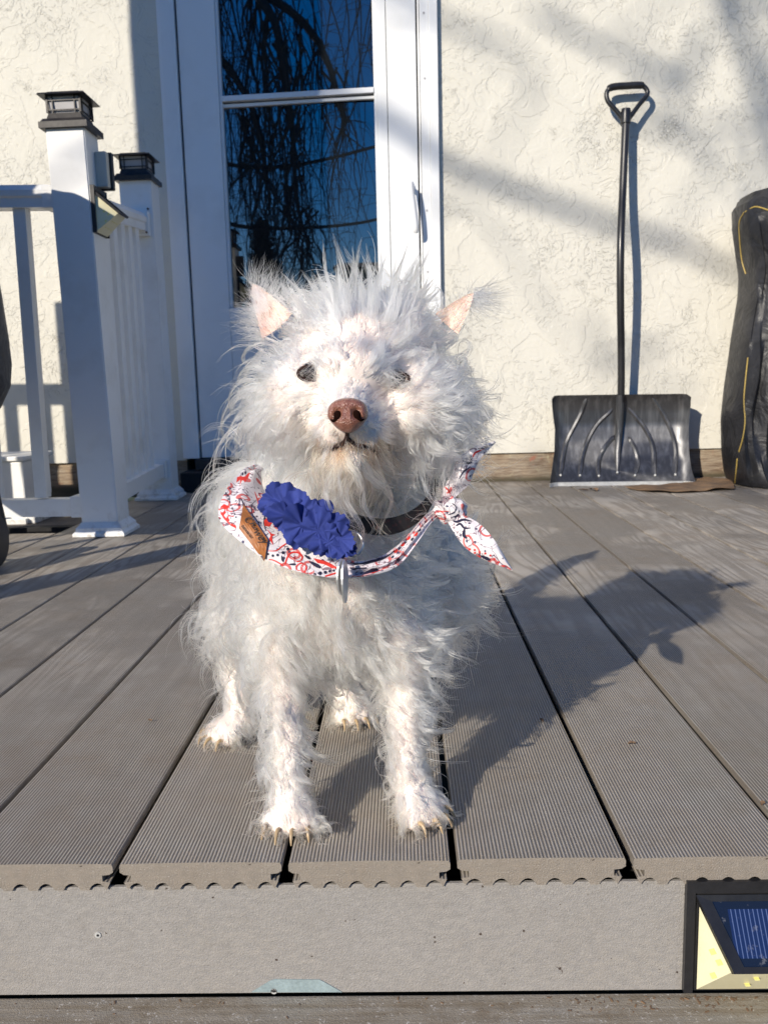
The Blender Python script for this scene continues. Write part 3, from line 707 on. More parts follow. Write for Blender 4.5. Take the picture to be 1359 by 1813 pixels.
for sx, sy in ((-1, -1), (1, -1), (1, 1), (-1, 1)):
    q = MB(); q.tube([(-1.175+.17*sx, 1.86+.14*sy, .34), (-1.175+.2*sx, 1.86+.16*sy, .05)], .012, 10); q.build('leg', M['lampblack'], gr, True)
for sy in (-1, 1):
    q = MB(); wc = Vector((-.958, 1.86+.045*sy-.02, .062)); q.tube([wc+Vector((0, 0, 0)), wc+Vector((.03, 0, 0))], .060, 24); q.build('wheel', M['black'], gr)
q = MB(); q.tube([(-1.36, 1.86, .06), (-.96, 1.86, .06)], .006, 8); q.build('axle', M['steel'], gr)
# umbrella shape added beyond it, unseen, to cast the shade on the door
um = tag(empty('added_umbrella', (-1.74, 1.6, 0)), 'closed grey patio umbrella added out of view to shade the door', 'umbrella')
q = MB(); NA = 40; prof = [(.62, .27), (.9, .30), (1.4, .315), (2.0, .315), (2.6, .31), (3.05, .29), (3.4, .16), (3.5, .02)]; rings = []
for z, r_ in prof: rings.append([(-1.76+(r_+.018*math.sin(a*8+z))*math.cos(a), 1.6+(r_+.018*math.sin(a*8+z))*math.sin(a)*.7, z) for a in np.linspace(0, 2*math.pi, NA, endpoint=False)])
v = [p for r_ in rings for p in r_]; f = [(i*NA+j, i*NA+(j+1) % NA, (i+1)*NA+(j+1) % NA, (i+1)*NA+j) for i in range(len(rings)-1) for j in range(NA)]
f.append(tuple(range(NA))); f.append(tuple((len(rings)-1)*NA+j for j in range(NA))); q.add(v, f); q.build('added_canopy', grain(mat('grey_canvas', (.2, .2, .2), .9), 40, .1, .001), um, True)
q = MB(); q.tube([(-1.70, 1.6, 0.05), (-1.70, 1.6, 3.1)], .02, 10); q.build('pole', M['steel'], um)
q = MB(); q.tube([(-1.70, 1.6, .001), (-1.70, 1.6, .05)], .24, 24); q.build('base_plate', M['black'], um)
# unseen planter block added to cast shade on the wall behind the rail
pl_ = tag(empty('added_planter', (-1.72, 2.2, 0)), 'tall grey planter added out of view to shade the wall by the left railing', 'planter')
q = MB(); q.box((-2.05, 2.05, .001), (-1.92, 2.22, 1.33), .01); q.build('added_planter_body', M['greybox'], pl_)
# near left corner post of the deck (casts the stripe across the boards)
np_, NXf = lean_post('railing_post', -1.405, -1.405, .085, .80, .085, .98, 'white railing post at the near left deck corner', 'white railing posts')
post_lamp(-1.405, .085, .80, .085, .99, 'black lantern cap on the near left corner post', 0)

# ------------------------------------------------------------------ trees, hedge and house seen in the glass
bark = mat('bark', (.07, .055, .045), .9); t = NT(bark); c = t.co(); t.set('Normal', t.bump(t.noise(c, 12, 6, .7), .8, .03)); t.set('Base Color', t.mix(t.noise(c, 4, 5), (.035, .028, .022), (.10, .08, .065)))
tree = tag(empty('weeping_tree', (-4.2, -8.2, -.6)), 'large bare weeping tree reflected in the door glass', 'tree')
rt_ = random.Random(21)
q = MB(); q.tube(spline([(-4.2, -8.2, -.65), (-4.1, -8.1, 1.5), (-4.3, -8.0, 4), (-3.9, -7.8, 6.5), (-3.6, -7.6, 9)], 14), list(np.linspace(.30, .12, 14)), 14); q.build('trunk', bark, tree, True)
q = MB()
def limb(pts, r0, r1, n=14, seg=7): P_ = spline(pts, n); q.tube(P_, list(np.linspace(r0, r1, n)), seg); return P_
limbs = [limb([(-4.0, -8, 5.2), (-3.0, -7.2, 6.2), (-2.0, -6.6, 6.0), (-1.1, -6.2, 5.2), (-.7, -6, 4.0)], .11, .035),
         limb([(-3.9, -7.9, 6.2), (-2.6, -7.4, 7.2), (-1.0, -7.0, 7.0), (.6, -6.6, 6.0), (1.2, -6.4, 4.6)], .10, .03),
         limb([(-4.0, -8, 4.8), (-3.4, -7.0, 5.3), (-2.6, -6.3, 5.1), (-2.0, -5.9, 4.2), (-1.8, -5.7, 3.2)], .09, .03),
         limb([(-2.0, -6.6, 6.0), (-1.6, -5.8, 5.2), (-1.4, -5.4, 4.0), (-1.35, -5.3, 2.8), (-1.2, -5.3, 2.2)], .07, .015),
         limb([(-6.9, -6.3, 6.85), (-6.55, -6.5, 6.70), (-6.2, -6.2, 6.42), (-5.85, -6.7, 6.44), (-5.5, -6.3, 6.20), (-5.2, -6.6, 6.12), (-4.9, -6.3, 5.75)], .036, .014, 18),
         limb([(-5.6, -6.3, 7.9), (-5.3, -6.2, 7.2), (-5.05, -6.2, 6.55), (-4.8, -6.1, 6.1), (-4.4, -6.1, 5.8), (-4.0, -6.1, 5.2)], .034, .014)]
for k in range(46):     # twigs whose blurred shade dapples the wall
    a = Vector((rt_.uniform(-6.8, -4.7), rt_.uniform(-6.8, -5.8), rt_.uniform(5.3, 8.0)))
    limb([a, a+Vector((rt_.uniform(-.2, .5), rt_.uniform(-.2, .2), rt_.uniform(-.45, .1))), a+Vector((rt_.uniform(-.2, .9), rt_.uniform(-.3, .3), rt_.uniform(-.9, .0)))], rt_.uniform(.008, .022), .004, 8, 5)
for (za, zb, yy) in ((3.5, 3.7, -6.0), (2.7, 2.75, -6.2)):  # sagging wires in the reflection, built as limbs
    limb([(-3.6, yy, za+.5), (-2.4, yy, za), (-1.4, yy+.3, za-.12), (-.4, yy, zb-.05), (.6, yy, zb+.2)], .035, .018, 20)
q.build('limb', bark, tree, True)
q = MB()
for li in (0, 1, 2, 3):
    P_ = limbs[li]
    for k in range(82):
        p = P_[rt_.randint(2, len(P_)-1)]+Vector((rt_.uniform(-.2, .2), rt_.uniform(-.2, .2), 0)); L_ = rt_.uniform(1.2, max(1.5, p.z-1.4))
        sx, sy = rt_.uniform(-.35, .35), rt_.uniform(-.3, .3); pts = []; ph = rt_.uniform(0, 6)
        for j in range(7):
            u = j/6; pts.append(p+Vector((sx*math.sin(u*1.8)+.09*math.sin(ph+u*7)+rt_.gauss(0, .03), sy*math.sin(u*1.8)+.05*math.cos(ph+u*5), .12*math.sin(u*3)-L_*u)))
        pp = spline(pts, 14); r0 = rt_.uniform(.007, .026); q.tube(pp, list(np.linspace(r0, .003, 14)), 4, False)
        for s_ in range(3):
            a = pp[rt_.randint(3, 12)]; d = rt_.choice([-1, 1])*rt_.uniform(.15, .45)
            q.tube([a, a+Vector((d*.5, rt_.uniform(-.1, .1), -.05+rt_.uniform(0, .12))), a+Vector((d, rt_.uniform(-.2, .2), -.3))], [.005, .004, .002], 4, False)
hb = q.build('hanging_branches', bark, tree); hb['kind'] = 'stuff'
nee = mat('conifer_needles', (.02, .035, .015), .9); t = NT(nee); c = t.co(); t.set('Base Color', t.mix(t.noise(c, 14, 5), (.012, .022, .010), (.04, .055, .022)))
def conifer(x, y, h, r, label):
    o = empty('conifer', (x, y, -.62), label=label, cat='tree', group='dark conifers reflected in the glass')
    q_ = MB(); q_.tube([(x, y, -.63), (x, y, h-.3)], [.08, .02], 8); q_.build('trunk', bark, o)
    q_ = MB(); nn = 2600
    for i in range(nn):
        u = rt_.random()**.7; z = -.4+(h+.4)*u; rad = r*(1-u)**.85*math.sqrt(rt_.uniform(.35, 1)); a = rt_.uniform(0, 6.283)
        b_ = Vector((x+rad*math.cos(a), y+rad*math.sin(a), z)); d = Vector((math.cos(a), math.sin(a), rt_.uniform(.1, .8)))*rt_.uniform(.10, .2); s_ = Vector((-math.sin(a), math.cos(a), 0))*.045
        q_.add([b_-s_, b_+s_, b_+d], [(0, 1, 2)])
    q_.build('crown', nee, o)
conifer(-2.35, -8.6, 3.15, .72, 'taller dark conifer reflected low left in the door glass')
conifer(-3.1, -8.9, 2.5, .6, 'shorter dark conifer at the left edge of the glass reflection')
conifer(.35, -9.5, 2.5, .8, 'round dark evergreen reflected behind the dog head')
hs = tag(empty('neighbour_house', (2.0, -24, -.6)), 'pale neighbouring house with one window reflected in the glass', 'house')
sid = grain(mat('pale_siding', (.45, .45, .43), .7), 3, .05, 0)
q = MB(); q.box((-1.9, -30, -.62), (9, -24, 4.3)); q.build('wall', sid, hs)
q = MB(); q.add([(-2.3, -23.5, 4.3), (9.5, -23.5, 4.3), (9.5, -30.5, 4.3), (-2.3, -30.5, 4.3), (-2.3, -27, 4.9), (9.5, -27, 4.9)], [(0, 1, 5, 4), (2, 3, 4, 5), (0, 4, 3), (1, 2, 5), (3, 2, 1, 0)]); q.build('roof', grain(mat('shingles', (.08, .08, .085), .9), 5, .2, 0), hs)
for x0_ in (-.9, 2.2):
    q = MB(); q.box((x0_, -23.99, 2.6), (x0_+1.3, -23.93, 3.8)); wf_ = q.build('window', M['doorwhite'], hs)
    q = MB(); q.box((x0_+.1, -23.92, 2.7), (x0_+.6, -23.9, 3.7)); q.box((x0_+.7, -23.92, 2.7), (x0_+1.2, -23.9, 3.7)); q.build('pane', gm, wf_)
q = MB()
for i in range(26000):
    x = rt_.uniform(-14, 12); h_ = 1.5+.35*math.sin(x*1.1)+.2*math.sin(x*2.7+1); y = -16+rt_.gauss(0, .5); z = -.6+(h_+.6)*rt_.random()**.8
    d = Vector((rt_.gauss(0, .12), rt_.gauss(0, .12), rt_.uniform(.02, .2))); s_ = Vector((rt_.gauss(0, .05), rt_.gauss(0, .05), rt_.gauss(0, .05))); p = Vector((x, y, z)); q.add([p-s_, p+s_, p+d], [(0, 1, 2)])
hg = q.build('hedge', nee); tag(hg, 'far dark hedge along the garden boundary, reflected in glass', 'hedge')
# ------------------------------------------------------------------ the dog
dog = tag(empty('dog', (-.08, .80, 0)), 'small scruffy white dog standing on the deck, head raised towards the camera', 'dog')
bm = bmesh.new()
def ell(c, r, rot=None):
    g_ = bmesh.ops.create_icosphere(bm, subdivisions=3, radius=1)['verts']
    for v_ in g_:
        p = Vector((v_.co.x*r[0], v_.co.y*r[1], v_.co.z*r[2]))
        if rot: p.rotate(rot)
        v_.co = p+Vector(c)
def cap(a, ra, b, rb, n=7):
    a, b = Vector(a), Vector(b)
    for i in range(n):
        u = i/(n-1); g_ = bmesh.ops.create_icosphere(bm, subdivisions=2, radius=ra+(rb-ra)*u)['verts']; p = a.lerp(b, u)
        for v_ in g_: v_.co += p
def chain(pts, n=6):
    for (a, ra), (b, rb) in zip(pts[:-1], pts[1:]): cap(a, ra, b, rb, n)
from mathutils import Euler
NOSE = at(615, 735, .672)
HEAD = at(640, 638, .785)
ell(HEAD, (.066, .064, .050)); ell(at(640, 622, .80), (.062, .06, .043))
ell(at(545, 705, .755), (.040, .045, .042)); ell(at(735, 715, .755), (.040, .045, .042))
ell(at(625, 660, .735), (.040, .035, .030))
cap(at(622, 690, .745), .034, at(616, 742, .694), .0205, 8)
cap(at(600, 745, .73), .028, at(592, 765, .70), .015, 5); cap(at(650, 745, .73), .028, at(645, 765, .70), .015, 5)
cap(at(625, 790, .745), .032, at(617, 815, .700), .0165, 7)
cap(at(640, 700, .83), .062, at(610, 930, .83), .064, 8)
CH = at(600, 1015, .805)
ell(CH, (.086, .085, .082)); ell(at(606, 1085, .795), (.068, .06, .052)); ell((-.045, .90, .19), (.072, .09, .062))
ell((-.098, .90, .205), (.082, .10, .078)); ell((-.125, .965, .200), (.080, .08, .082)); ell((-.10, .88, .178), (.070, .09, .048))
# front legs
FL = [(at(505, 1110, .775), .034), (at(500, 1200, .755), .019), (at(508, 1290, .735), .0135), (at(512, 1385, .722), .0135), (at(514, 1430, .715), .0175)]
FR = [(at(700, 1110, .780), .034), (at(716, 1200, .765), .019), (at(718, 1290, .748), .0135), (at(722, 1370, .738), .0135), (at(732, 1412, .732), .0175)]
chain(FL); chain(FR)
ell(at(500, 915, .895), (.056, .06, .06)); ell(at(742, 1010, .87), (.054, .06, .064))
def paw(cn, toe, r=.0125, spread=.0122, n=4):
    """cn: ankle centre, toe: middle toe tip point on the deck"""
    c_ = Vector((cn.x, cn.y, .017)); t_ = Vector((toe.x, toe.y, .0105)); d = (t_-c_); d.z = 0; d.normalize(); s_ = Vector((-d.y, d.x, 0))
    cap(cn, .0165, c_+Vector((0, 0, .002)), .0175, 4); cap(c_, .0175, t_-d*.018+Vector((0, 0, .003)), .0150, 4)
    tips = []
    for k in range(n):
        o_ = (k-1.5)*spread; ln_ = .0 if abs(k-1.5) < 1 else -.007
        e_ = t_+s_*o_+d*(ln_-.006); cap(c_.lerp(t_, .4)+s_*o_*.8, .0095, e_, .0085, 4); tips.append((e_, d, s_))
    return tips
TFL = paw(FL[-1][0], onz(507, 1490)); TFR = paw(FR[-1][0], onz(774, 1468))
# hind legs
HL = [((-.170, .985, .17), .045), ((-.186, .93, .130), .030), (at(418, 1110, .945), .021), (at(416, 1190, .935), .0140), (at(425, 1255, .925), .0135), (at(424, 1285, .922), .0155)]
HR = [((-.085, .995, .17), .045), ((-.078, .965, .130), .030), (at(606, 1150, .985), .021), (at(608, 1205, .98), .0140), (at(615, 1238, .975), .0135), (at(620, 1262, .970), .0155)]
chain(HL); chain(HR)
chain([((-.115, 1.02, .23), .022), ((-.135, 1.055, .32), .015), ((-.140, 1.075, .41), .011), ((-.128, 1.085, .465), .007)])
THL = paw(HL[-1][0], onz(372, 1322)); THR = paw(HR[-1][0], onz(638, 1290))
me0 = bpy.data.meshes.new('dog_raw'); bm.to_mesh(me0); bm.free()
tmp = bpy.data.objects.new('tmp', me0); COL.objects.link(tmp)
md = tmp.modifiers.new('r', 'REMESH'); md.mode = 'VOXEL'; md.voxel_size = .0032; md.use_smooth_shade = True
md2 = tmp.modifiers.new('s', 'SMOOTH'); md2.factor = .5; md2.iterations = 7
dg = bpy.context.evaluated_depsgraph_get(); ev = tmp.evaluated_get(dg); body_me = bpy.data.meshes.new_from_object(ev)
bpy.data.objects.remove(tmp); bpy.data.meshes.remove(me0); body_me.name = 'body'
skin = mat('dog_skin', (.74, .66, .60), .6, spec=.3)
skin.node_tree.nodes['Principled BSDF'].inputs['Subsurface Weight'].default_value = .15
skin.node_tree.nodes['Principled BSDF'].inputs['Subsurface Radius'].default_value = (.006, .003, .002)
t = NT(skin); c = t.co(); n1 = t.noise(c, 30, 4); t.set('Base Color', t.mix(t.rng(n1, .35, .65), (.76, .70, .65), (.72, .60, .54)))
body = link('body', body_me, skin, dog, True)

# nose ---------------------------------------------------------------
def sph(r=1, u=40, v=28):
    b_ = bmesh.new(); bmesh.ops.create_uvsphere(b_, u_segments=u, v_segments=v, radius=r); return b_
nb = sph()
NR = (.0162, .0120, .0146)
for v_ in nb.verts:
    x, y, z = v_.co           # front = -y
    fr_ = max(0, -y)
    X = math.copysign(abs(x)**.90, x)*(1.0 if z > -.1 else 1-.30*min(1, (-z-.1)/.9)); Z = (math.copysign(abs(z)**.72, z)*.93 if z > 0 else z)*(1-.05*abs(x))
    k = 1.0
    for sx in (-1, 1):       # nostrils: comma-shaped pits
        dd = ((x-sx*.44)/.20)**2+((z-.02)/.24)**2; k -= .62*math.exp(-dd)*fr_
        dd = ((x-sx*.74)/.30)**2+((z+.22+.1*(abs(x)-.7))/.09)**2; k -= .30*math.exp(-dd)
    k -= .10*math.exp(-(x/.06)**2)*(1 if z < .15 else math.exp(-((z-.15)/.2)**2))*fr_
    v_.co = Vector((X*NR[0], y*NR[1]*k, Z*NR[2]))*(1.0)
    if k < .9: v_.co.x *= 1; 
for v_ in nb.verts:
    v_.co.rotate(Euler((R(-8), 0, R(-2)))); v_.co += NOSE+Vector((0, .004, 0))
q = MB(); q.bm(nb)
nm_ = mat('dog_nose', (.24, .09, .055), .26, spec=.7); t = NT(nm_); c = t.co('Object'); vo = t.n('ShaderNodeTexVoronoi', {'Vector': c, 'Scale': 900.0}); n1 = t.noise(c, 150, 3)
t.set('Base Color', t.mix(t.rng(n1, .3, .7), (.19, .068, .045), (.31, .13, .085))); t.set('Normal', t.bump(vo.outputs['Distance'], .8, .0009)); nm_.node_tree.nodes['Principled BSDF'].inputs['Coat Weight'].default_value = .6
nose_o = q.build('nose', nm_, dog, True)
dk = mat('dark_nostril', (.012, .005, .004), 1.0, spec=0)  # near-black inserts; the shade inside the pits is put into colour
for sx in (-1, 1):
    b_ = sph(1, 16, 10); q = MB()
    for v_ in b_.verts: v_.co = Vector((v_.co.x*.0033, v_.co.y*.0022, v_.co.z*.0042))+NOSE+Vector((sx*.0074, -.0036, -.0002))
    q.bm(b_); q.tube(spline([NOSE+Vector((sx*.0082, -.0046, -.0022)), NOSE+Vector((sx*.0110, -.0034, -.0040)), NOSE+Vector((sx*.0134, .0005, -.0030))], 8), [.0018, .0016, .0015, .0013, .0012, .0010, .0008, .0005], 8); q.build('nostril', dk, nose_o, True)
# lips ---------------------------------------------------------------
lipm = grain(mat('dark_lip', (.030, .014, .011), .6, spec=.25), 300, .3, .0003)
bvd = BVHTree.FromPolygons([tuple(v_.co) for v_ in body_me.vertices], [tuple(p_.vertices) for p_ in body_me.polygons])
def on_body(px, py, lift=.001, Y=.72):
    d = ray(px, py).normalized(); h = bvd.ray_cast(CAM, d)
    return (h[0]-d*lift) if h[0] else at(px, py, Y)
for pts in ([(615, 762), (613, 776), (606, 786), (590, 793), (573, 802), (560, 806)], [(615, 776), (628, 786), (645, 792), (662, 798), (680, 806)]):
    q = MB(); q.tube(spline([on_body(*p) for p in pts], 16), list(np.linspace(.0016, .0028, 16)), 8); q.build('lip', lipm, dog, True)
# eyes ---------------------------------------------------------------
em = mat('dog_eye', (.012, .007, .005), .05, spec=.8); em.node_tree.nodes['Principled BSDF'].inputs['Specular IOR Level'].default_value = .45
EYES = []
for (px, py) in ((551, 661), (702, 672)):
    p = on_body(px, py, -.0046); EYES.append(p)
    b_ = sph(1, 24, 16); q = MB()
    for v_ in b_.verts: v_.co = v_.co*.0096+p
    q.bm(b_); eo = q.build('eye', em, dog, True)
    q = MB(); rimp = [p+Vector((.0098*math.cos(a)*1.05, -.0068, .0058*math.sin(a))) for a in np.linspace(0, 2*math.pi, 17)]
    q.tube(rimp, .0016, 6, False); q.build('eyelid', lipm, eo, True)
# ears ---------------------------------------------------------------
earm = mat('ear_skin', (.72, .56, .48), .55, spec=.3); earm.node_tree.nodes['Principled BSDF'].inputs['Subsurface Weight'].default_value = .35
earm.node_tree.nodes['Principled BSDF'].inputs['Subsurface Radius'].default_value = (.01, .004, .002)
t = NT(earm); c = t.co(); t.set('Base Color', t.mix(t.rng(t.noise(c, 60, 4), .3, .7), (.74, .60, .52), (.66, .47, .40)))
def ear(b0, b1, tip, bulge, back):
    b0, b1, tip = Vector(b0), Vector(b1), Vector(tip); N_ = 10; q_ = MB(); vs_ = []
    for th in (0, .0022):
        for i in range(N_+1):
            u = i/N_; w_ = (1-u)**.75
            cl = b0.lerp(tip, u); cr_ = b1.lerp(tip, u); m_ = (cl+cr_)/2
            for j in range(7):
                s_ = j/3-1; p = m_+(cr_-cl)*.5*s_*(1 if u < 1 else 1)*(w_/(1-u) if u < .999 else 1)*1.0*(1.25 if back[2] > 0 else 1)
                p = p+Vector((0, -1, 0))*bulge*(s_*s_-.6)*w_*.5+Vector((0, 1, 0))*th+Vector(back)*math.sin(u*3.14)*.15
                vs_.append(p)
    o_ = (N_+1)*7; fs_ = []
    for i in range(N_):
        for j in range(6): a = i*7+j; fs_.append((a, a+1, a+8, a+7)); fs_.append((o_+a, o_+a+7, o_+a+8, o_+a+1))
        a = i*7; fs_.append((a, a+7, o_+a+7, o_+a)); a += 6; fs_.append((a, o_+a, o_+a+7, a+7))
    for j in range(6): fs_.append((j, o_+j, o_+j+1, j+1)); a = N_*7+j; fs_.append((a, a+1, o_+a+1, o_+a))
    q_.add(vs_, fs_); return q_.build('ear', earm, dog, True)
E1 = ear(at(466, 600, .80), at(518, 556, .80), at(446, 502, .835), .028, (0, 0, 0))
E2 = ear(at(770, 556, .775), at(810, 592, .760), at(838, 518, .750), .018, (0, 0, 0))
# claws --------------------------------------------------------------
clm = mat('claw', (.42, .30, .17), .35); grain(clm, 200, .15, .0001)
for tips in (TFL, TFR, THL, THR):
    for k, (e_, d, s_) in enumerate(tips):
        a = e_+d*.006+Vector((0, 0, .001)); o_ = s_*(.0007*(k-1.5))
        q = MB(); q.tube(spline([a, a+d*.005+Vector((0, 0, .0008))+o_, a+d*.0090+Vector((0, 0, -.003))+o_*2, a+d*.0112+Vector((0, 0, -.0088))+o_*3], 8), [.0021, .0021, .0020, .0018, .0016, .0013, .0010, .0005], 8); q.build('claw', clm, dog, True)

# ------------------------------------------------------------------ bandana
ST = [((452, 822, .80), (466, 830, .795)), ((430, 832, .775), (462, 838, .785)), ((405, 862, .735), (465, 862, .765)), ((386, 905, .705), (476, 882, .745)),
      ((396, 932, .692), (492, 900, .728)), ((430, 962, .682), (520, 925, .715)), ((470, 990, .676), (555, 948, .705)), ((530, 1013, .672), (592, 972, .700)),
      ((600, 1024, .671), (622, 992, .697)), ((660, 1018, .674), (664, 988, .700)), ((705, 1001, .685), (700, 968, .712)), ((738, 962, .702), (728, 940, .730)), ((764, 925, .735), (756, 908, .752)), ((790, 905, .760), (786, 893, .770))]
OUT = spline([at(*a) for a, b_ in ST], 90); INN = spline([at(*b_) for a, b_ in ST], 90)
NS, NW = 90, 14; vs = []
def bandp(i, j, th=0):
    u = i/(NS-1); w_ = j/(NW-1); a, b_ = OUT[i], INN[i]
    p = a.lerp(b_, w_)
    sd = Vector((0, -1, .35)).normalized()
    wid_ = (a-b_).length
    p = p+sd*(.35*wid_*math.sin(math.pi*w_)*.6)
    fold = .0016*math.sin(w_*9+u*14)+(.0022*math.sin(w_*22+u*9) if u > .60 else .0008*math.sin(w_*15-u*30))
    return p+sd*(fold-th)
for th in (0, .0012):
    for i in range(NS):
        for j in range(NW): vs.append(bandp(i, j, th))
fs = []; o_ = NS*NW
for i in range(NS-1):
    for j in range(NW-1): a = i*NW+j; fs.append((a, a+1, a+NW+1, a+NW)); fs.append((o_+a, o_+a+NW, o_+a+NW+1, o_+a+1))
    a = i*NW; fs.append((a, a+NW, o_+a+NW, o_+a)); a += NW-1; fs.append((a, o_+a, o_+a+NW, a+NW))
for j in range(NW-1): fs.append((j, o_+j, o_+j+1, j+1)); a = (NS-1)*NW+j; fs.append((a, a+1, o_+a+1, o_+a))
ban = tag(empty('bandana', (-.05, .70, .25)), 'white paisley bandana with red and navy print tied round the dog neck', 'bandana')
cl = mat('bandana_cotton', (.78, .74, .75), .85, spec=.1); t = NT(cl); c = t.co(); wv_ = t.noise(c, 900, 2); t.set('Normal', t.bump(wv_, .3, .0003)); bc = t.mix(t.rng(t.noise(c, 50, 4), .3, .7), (.78, .735, .75), (.71, .66, .69))
vA = t.n('ShaderNodeTexVoronoi', {'Vector': c, 'Scale': 66.0}); rA = t.n('ShaderNodeSeparateXYZ', {0: vA.outputs['Color']}).outputs[0]
ringA = t.math('MULTIPLY', t.rng(t.math('ABSOLUTE', t.math('SUBTRACT', vA.outputs['Distance'], .40)), .05, .07, 1, 0), t.rng(rA, .45, .46))
vB = t.n('ShaderNodeTexVoronoi', {'Vector': c, 'Scale': 165.0}); rB = t.n('ShaderNodeSeparateXYZ', {0: vB.outputs['Color']}).outputs[1]
dotB = t.math('MULTIPLY', t.rng(vB.outputs['Distance'], .20, .24, 1, 0), t.rng(rB, .62, .63))
wvB = t.rng(t.math('ABSOLUTE', t.math('SUBTRACT', t.noise(c, 62, 2, .5, 1.2), .5)), .010, .016, 1, 0)
bc = t.mix(t.math('MULTIPLY', ringA, .85), bc, (.60, .06, .05)); bc = t.mix(t.math('MULTIPLY', dotB, .9), bc, (.03, .03, .09)); bc = t.mix(t.math('MULTIPLY', wvB, .8), bc, (.10, .03, .07)); t.set('Base Color', bc)
q = MB(); q.add(vs, fs); cloth = q.build('cloth', cl, ban, True)
# lower and upper tails with knot
def tail(lo_, hi_, Ys, nm):
    n_ = 26; A = spline([at(x, y, Y) for (x, y), Y in zip(lo_, Ys)], n_); B = spline([at(x, y, Y) for (x, y), Y in zip(hi_, Ys)], n_); vs_ = []; W_ = 9
    for th in (0, .0016):
        for i in range(n_):
            wd = (A[i]-B[i]).length
            for j in range(W_): w_ = j/(W_-1); vs_.append(A[i].lerp(B[i], w_)+Vector((0, -1, .2))*(wd*.28*math.sin(math.pi*w_)+.0012*math.sin(w_*8+i*.4)-th*(1 if 0 < i < n_-1 else .3)))
    fs_ = []; o2 = n_*W_
    for i in range(n_-1):
        for j in range(W_-1): a = i*W_+j; fs_.append((a, a+1, a+W_+1, a+W_)); fs_.append((o2+a, o2+a+W_, o2+a+W_+1, o2+a+1))
        a = i*W_; fs_.append((a, a+W_, o2+a+W_, o2+a)); a += W_-1; fs_.append((a, o2+a, o2+a+W_, a+W_))
    for j in range(W_-1): fs_.append((j, o2+j, o2+j+1, j+1)); a = (n_-1)*W_+j; fs_.append((a, a+1, o2+a+1, o2+a))
    q_ = MB(); q_.add(vs_, fs_); return q_.build(nm, cl, ban, True)
t1 = tail([(788, 916), (800, 938), (822, 968), (850, 988), (880, 1000), (906, 1010)], [(806, 906), (830, 916), (852, 930), (872, 953), (890, 980), (907, 1008)], [.752, .735, .722, .715, .712, .710], 'bandana_tail')
t2 = tail([(790, 905), (806, 880), (828, 860), (838, 838), (850, 812), (877, 784)], [(776, 893), (786, 862), (800, 838), (810, 812), (838, 792), (876, 781)], [.760, .752, .748, .748, .750, .755], 'bandana_tail')
b_ = sph(1, 24, 16); q = MB()
for v_ in b_.verts:
    co = v_.co.copy(); f_ = 1+.09*math.sin(co.z*9+co.x*5)+.06*math.sin(co.x*13)
    v_.co = Vector((co.x*.0150*f_, co.y*.0115*f_, co.z*.0125*f_))+at(797, 903, .748)
q.bm(b_); kn = q.build('knot', cl, ban, True)
# print: shapes laid on the cloth, given in photograph pixels and dropped onto the fabric surface
dgu = bpy.context.evaluated_depsgraph_get()
def tree_of(obs):
    V_, F_ = [], []
    for o in obs:
        n_ = len(V_); V_ += [tuple(v_.co) for v_ in o.data.vertices]; F_ += [tuple(i+n_ for i in p_.vertices) for p_ in o.data.polygons]
    return BVHTree.FromPolygons(V_, F_)
bvb = tree_of([cloth, t1, t2, kn])
red = mat('print_red', (.68, .035, .025), .75); nav = mat('print_navy', (.014, .014, .045), .75)
QR, QN = MB(), MB()
def hitb(px, py):
    d = ray(px, py).normalized(); h = bvb.ray_cast(CAM, d)
    return (h[0]-d*.0004) if h[0] else None
def fillp(Q_, poly):
    P_ = [hitb(*p) for p in poly]
    P_ = [p for p in P_ if p is not None]
    if len(P_) < 3: return
    c_ = hitb(sum(p[0] for p in poly)/len(poly), sum(p[1] for p in poly)/len(poly))
    if c_ is None: return
    Q_.add(P_+[c_], [(i, (i+1) % len(P_), len(P_)) for i in range(len(P_))])
def dot(Q_, x, y, r, ry=None): fillp(Q_, [(x+r*math.cos(a), y+(ry or r)*math.sin(a)) for a in np.linspace(0, 6.283, 9)[:-1]])
def stroke(Q_, pts, w_, taper=True, n_=26):
    P_ = [Vector((p[0], p[1], 0)) for p in pts]; P_ = spline(P_, n_); prev = None
    for i in range(n_):
        tg = (P_[min(i+1, n_-1)]-P_[max(i-1, 0)]).normalized(); s_ = Vector((-tg.y, tg.x, 0)); ww = w_*.5*((.35+.65*math.sin(math.pi*min(1, (i+1)/n_))) if taper else 1)
        a, b_ = hitb(P_[i].x+s_.x*ww, P_[i].y+s_.y*ww), hitb(P_[i].x-s_.x*ww, P_[i].y-s_.y*ww)
        if a is None or b_ is None: prev = None; continue
        if prev: Q_.add([prev[0], a, b_, prev[1]], [(0, 1, 2, 3)])
        prev = (a, b_)
def z1(x, y): return (370+x/4.118, 800+y/4.118)     # coordinates of the enlarged study
def z2(x, y): return (680+x/5.436, 760+y/5.436)
Z = lambda L_: [z1(*p) for p in L_]
Z2 = lambda L_: [z2(*p) for p in L_]
stroke(QR, Z([(415, 785), (470, 790), (540, 830), (580, 870), (650, 892), (700, 870), (708, 830), (675, 810), (640, 830), (640, 860), (665, 865)]), 3.2)
stroke(QR, Z([(440, 850), (500, 855), (550, 820), (570, 770), (600, 735), (650, 735), (680, 765), (665, 795), (630, 795), (618, 770), (635, 762)]), 3.2)
stroke(QR, Z([(430, 722), (490, 720), (530, 690), (570, 665), (605, 655)]), 2.2)
stroke(QR, Z([(810, 918), (870, 900), (940, 880), (990, 880)]), 3)
stroke(QR, Z([(420, 820), (450, 850), (500, 870), (560, 880)]), 2)
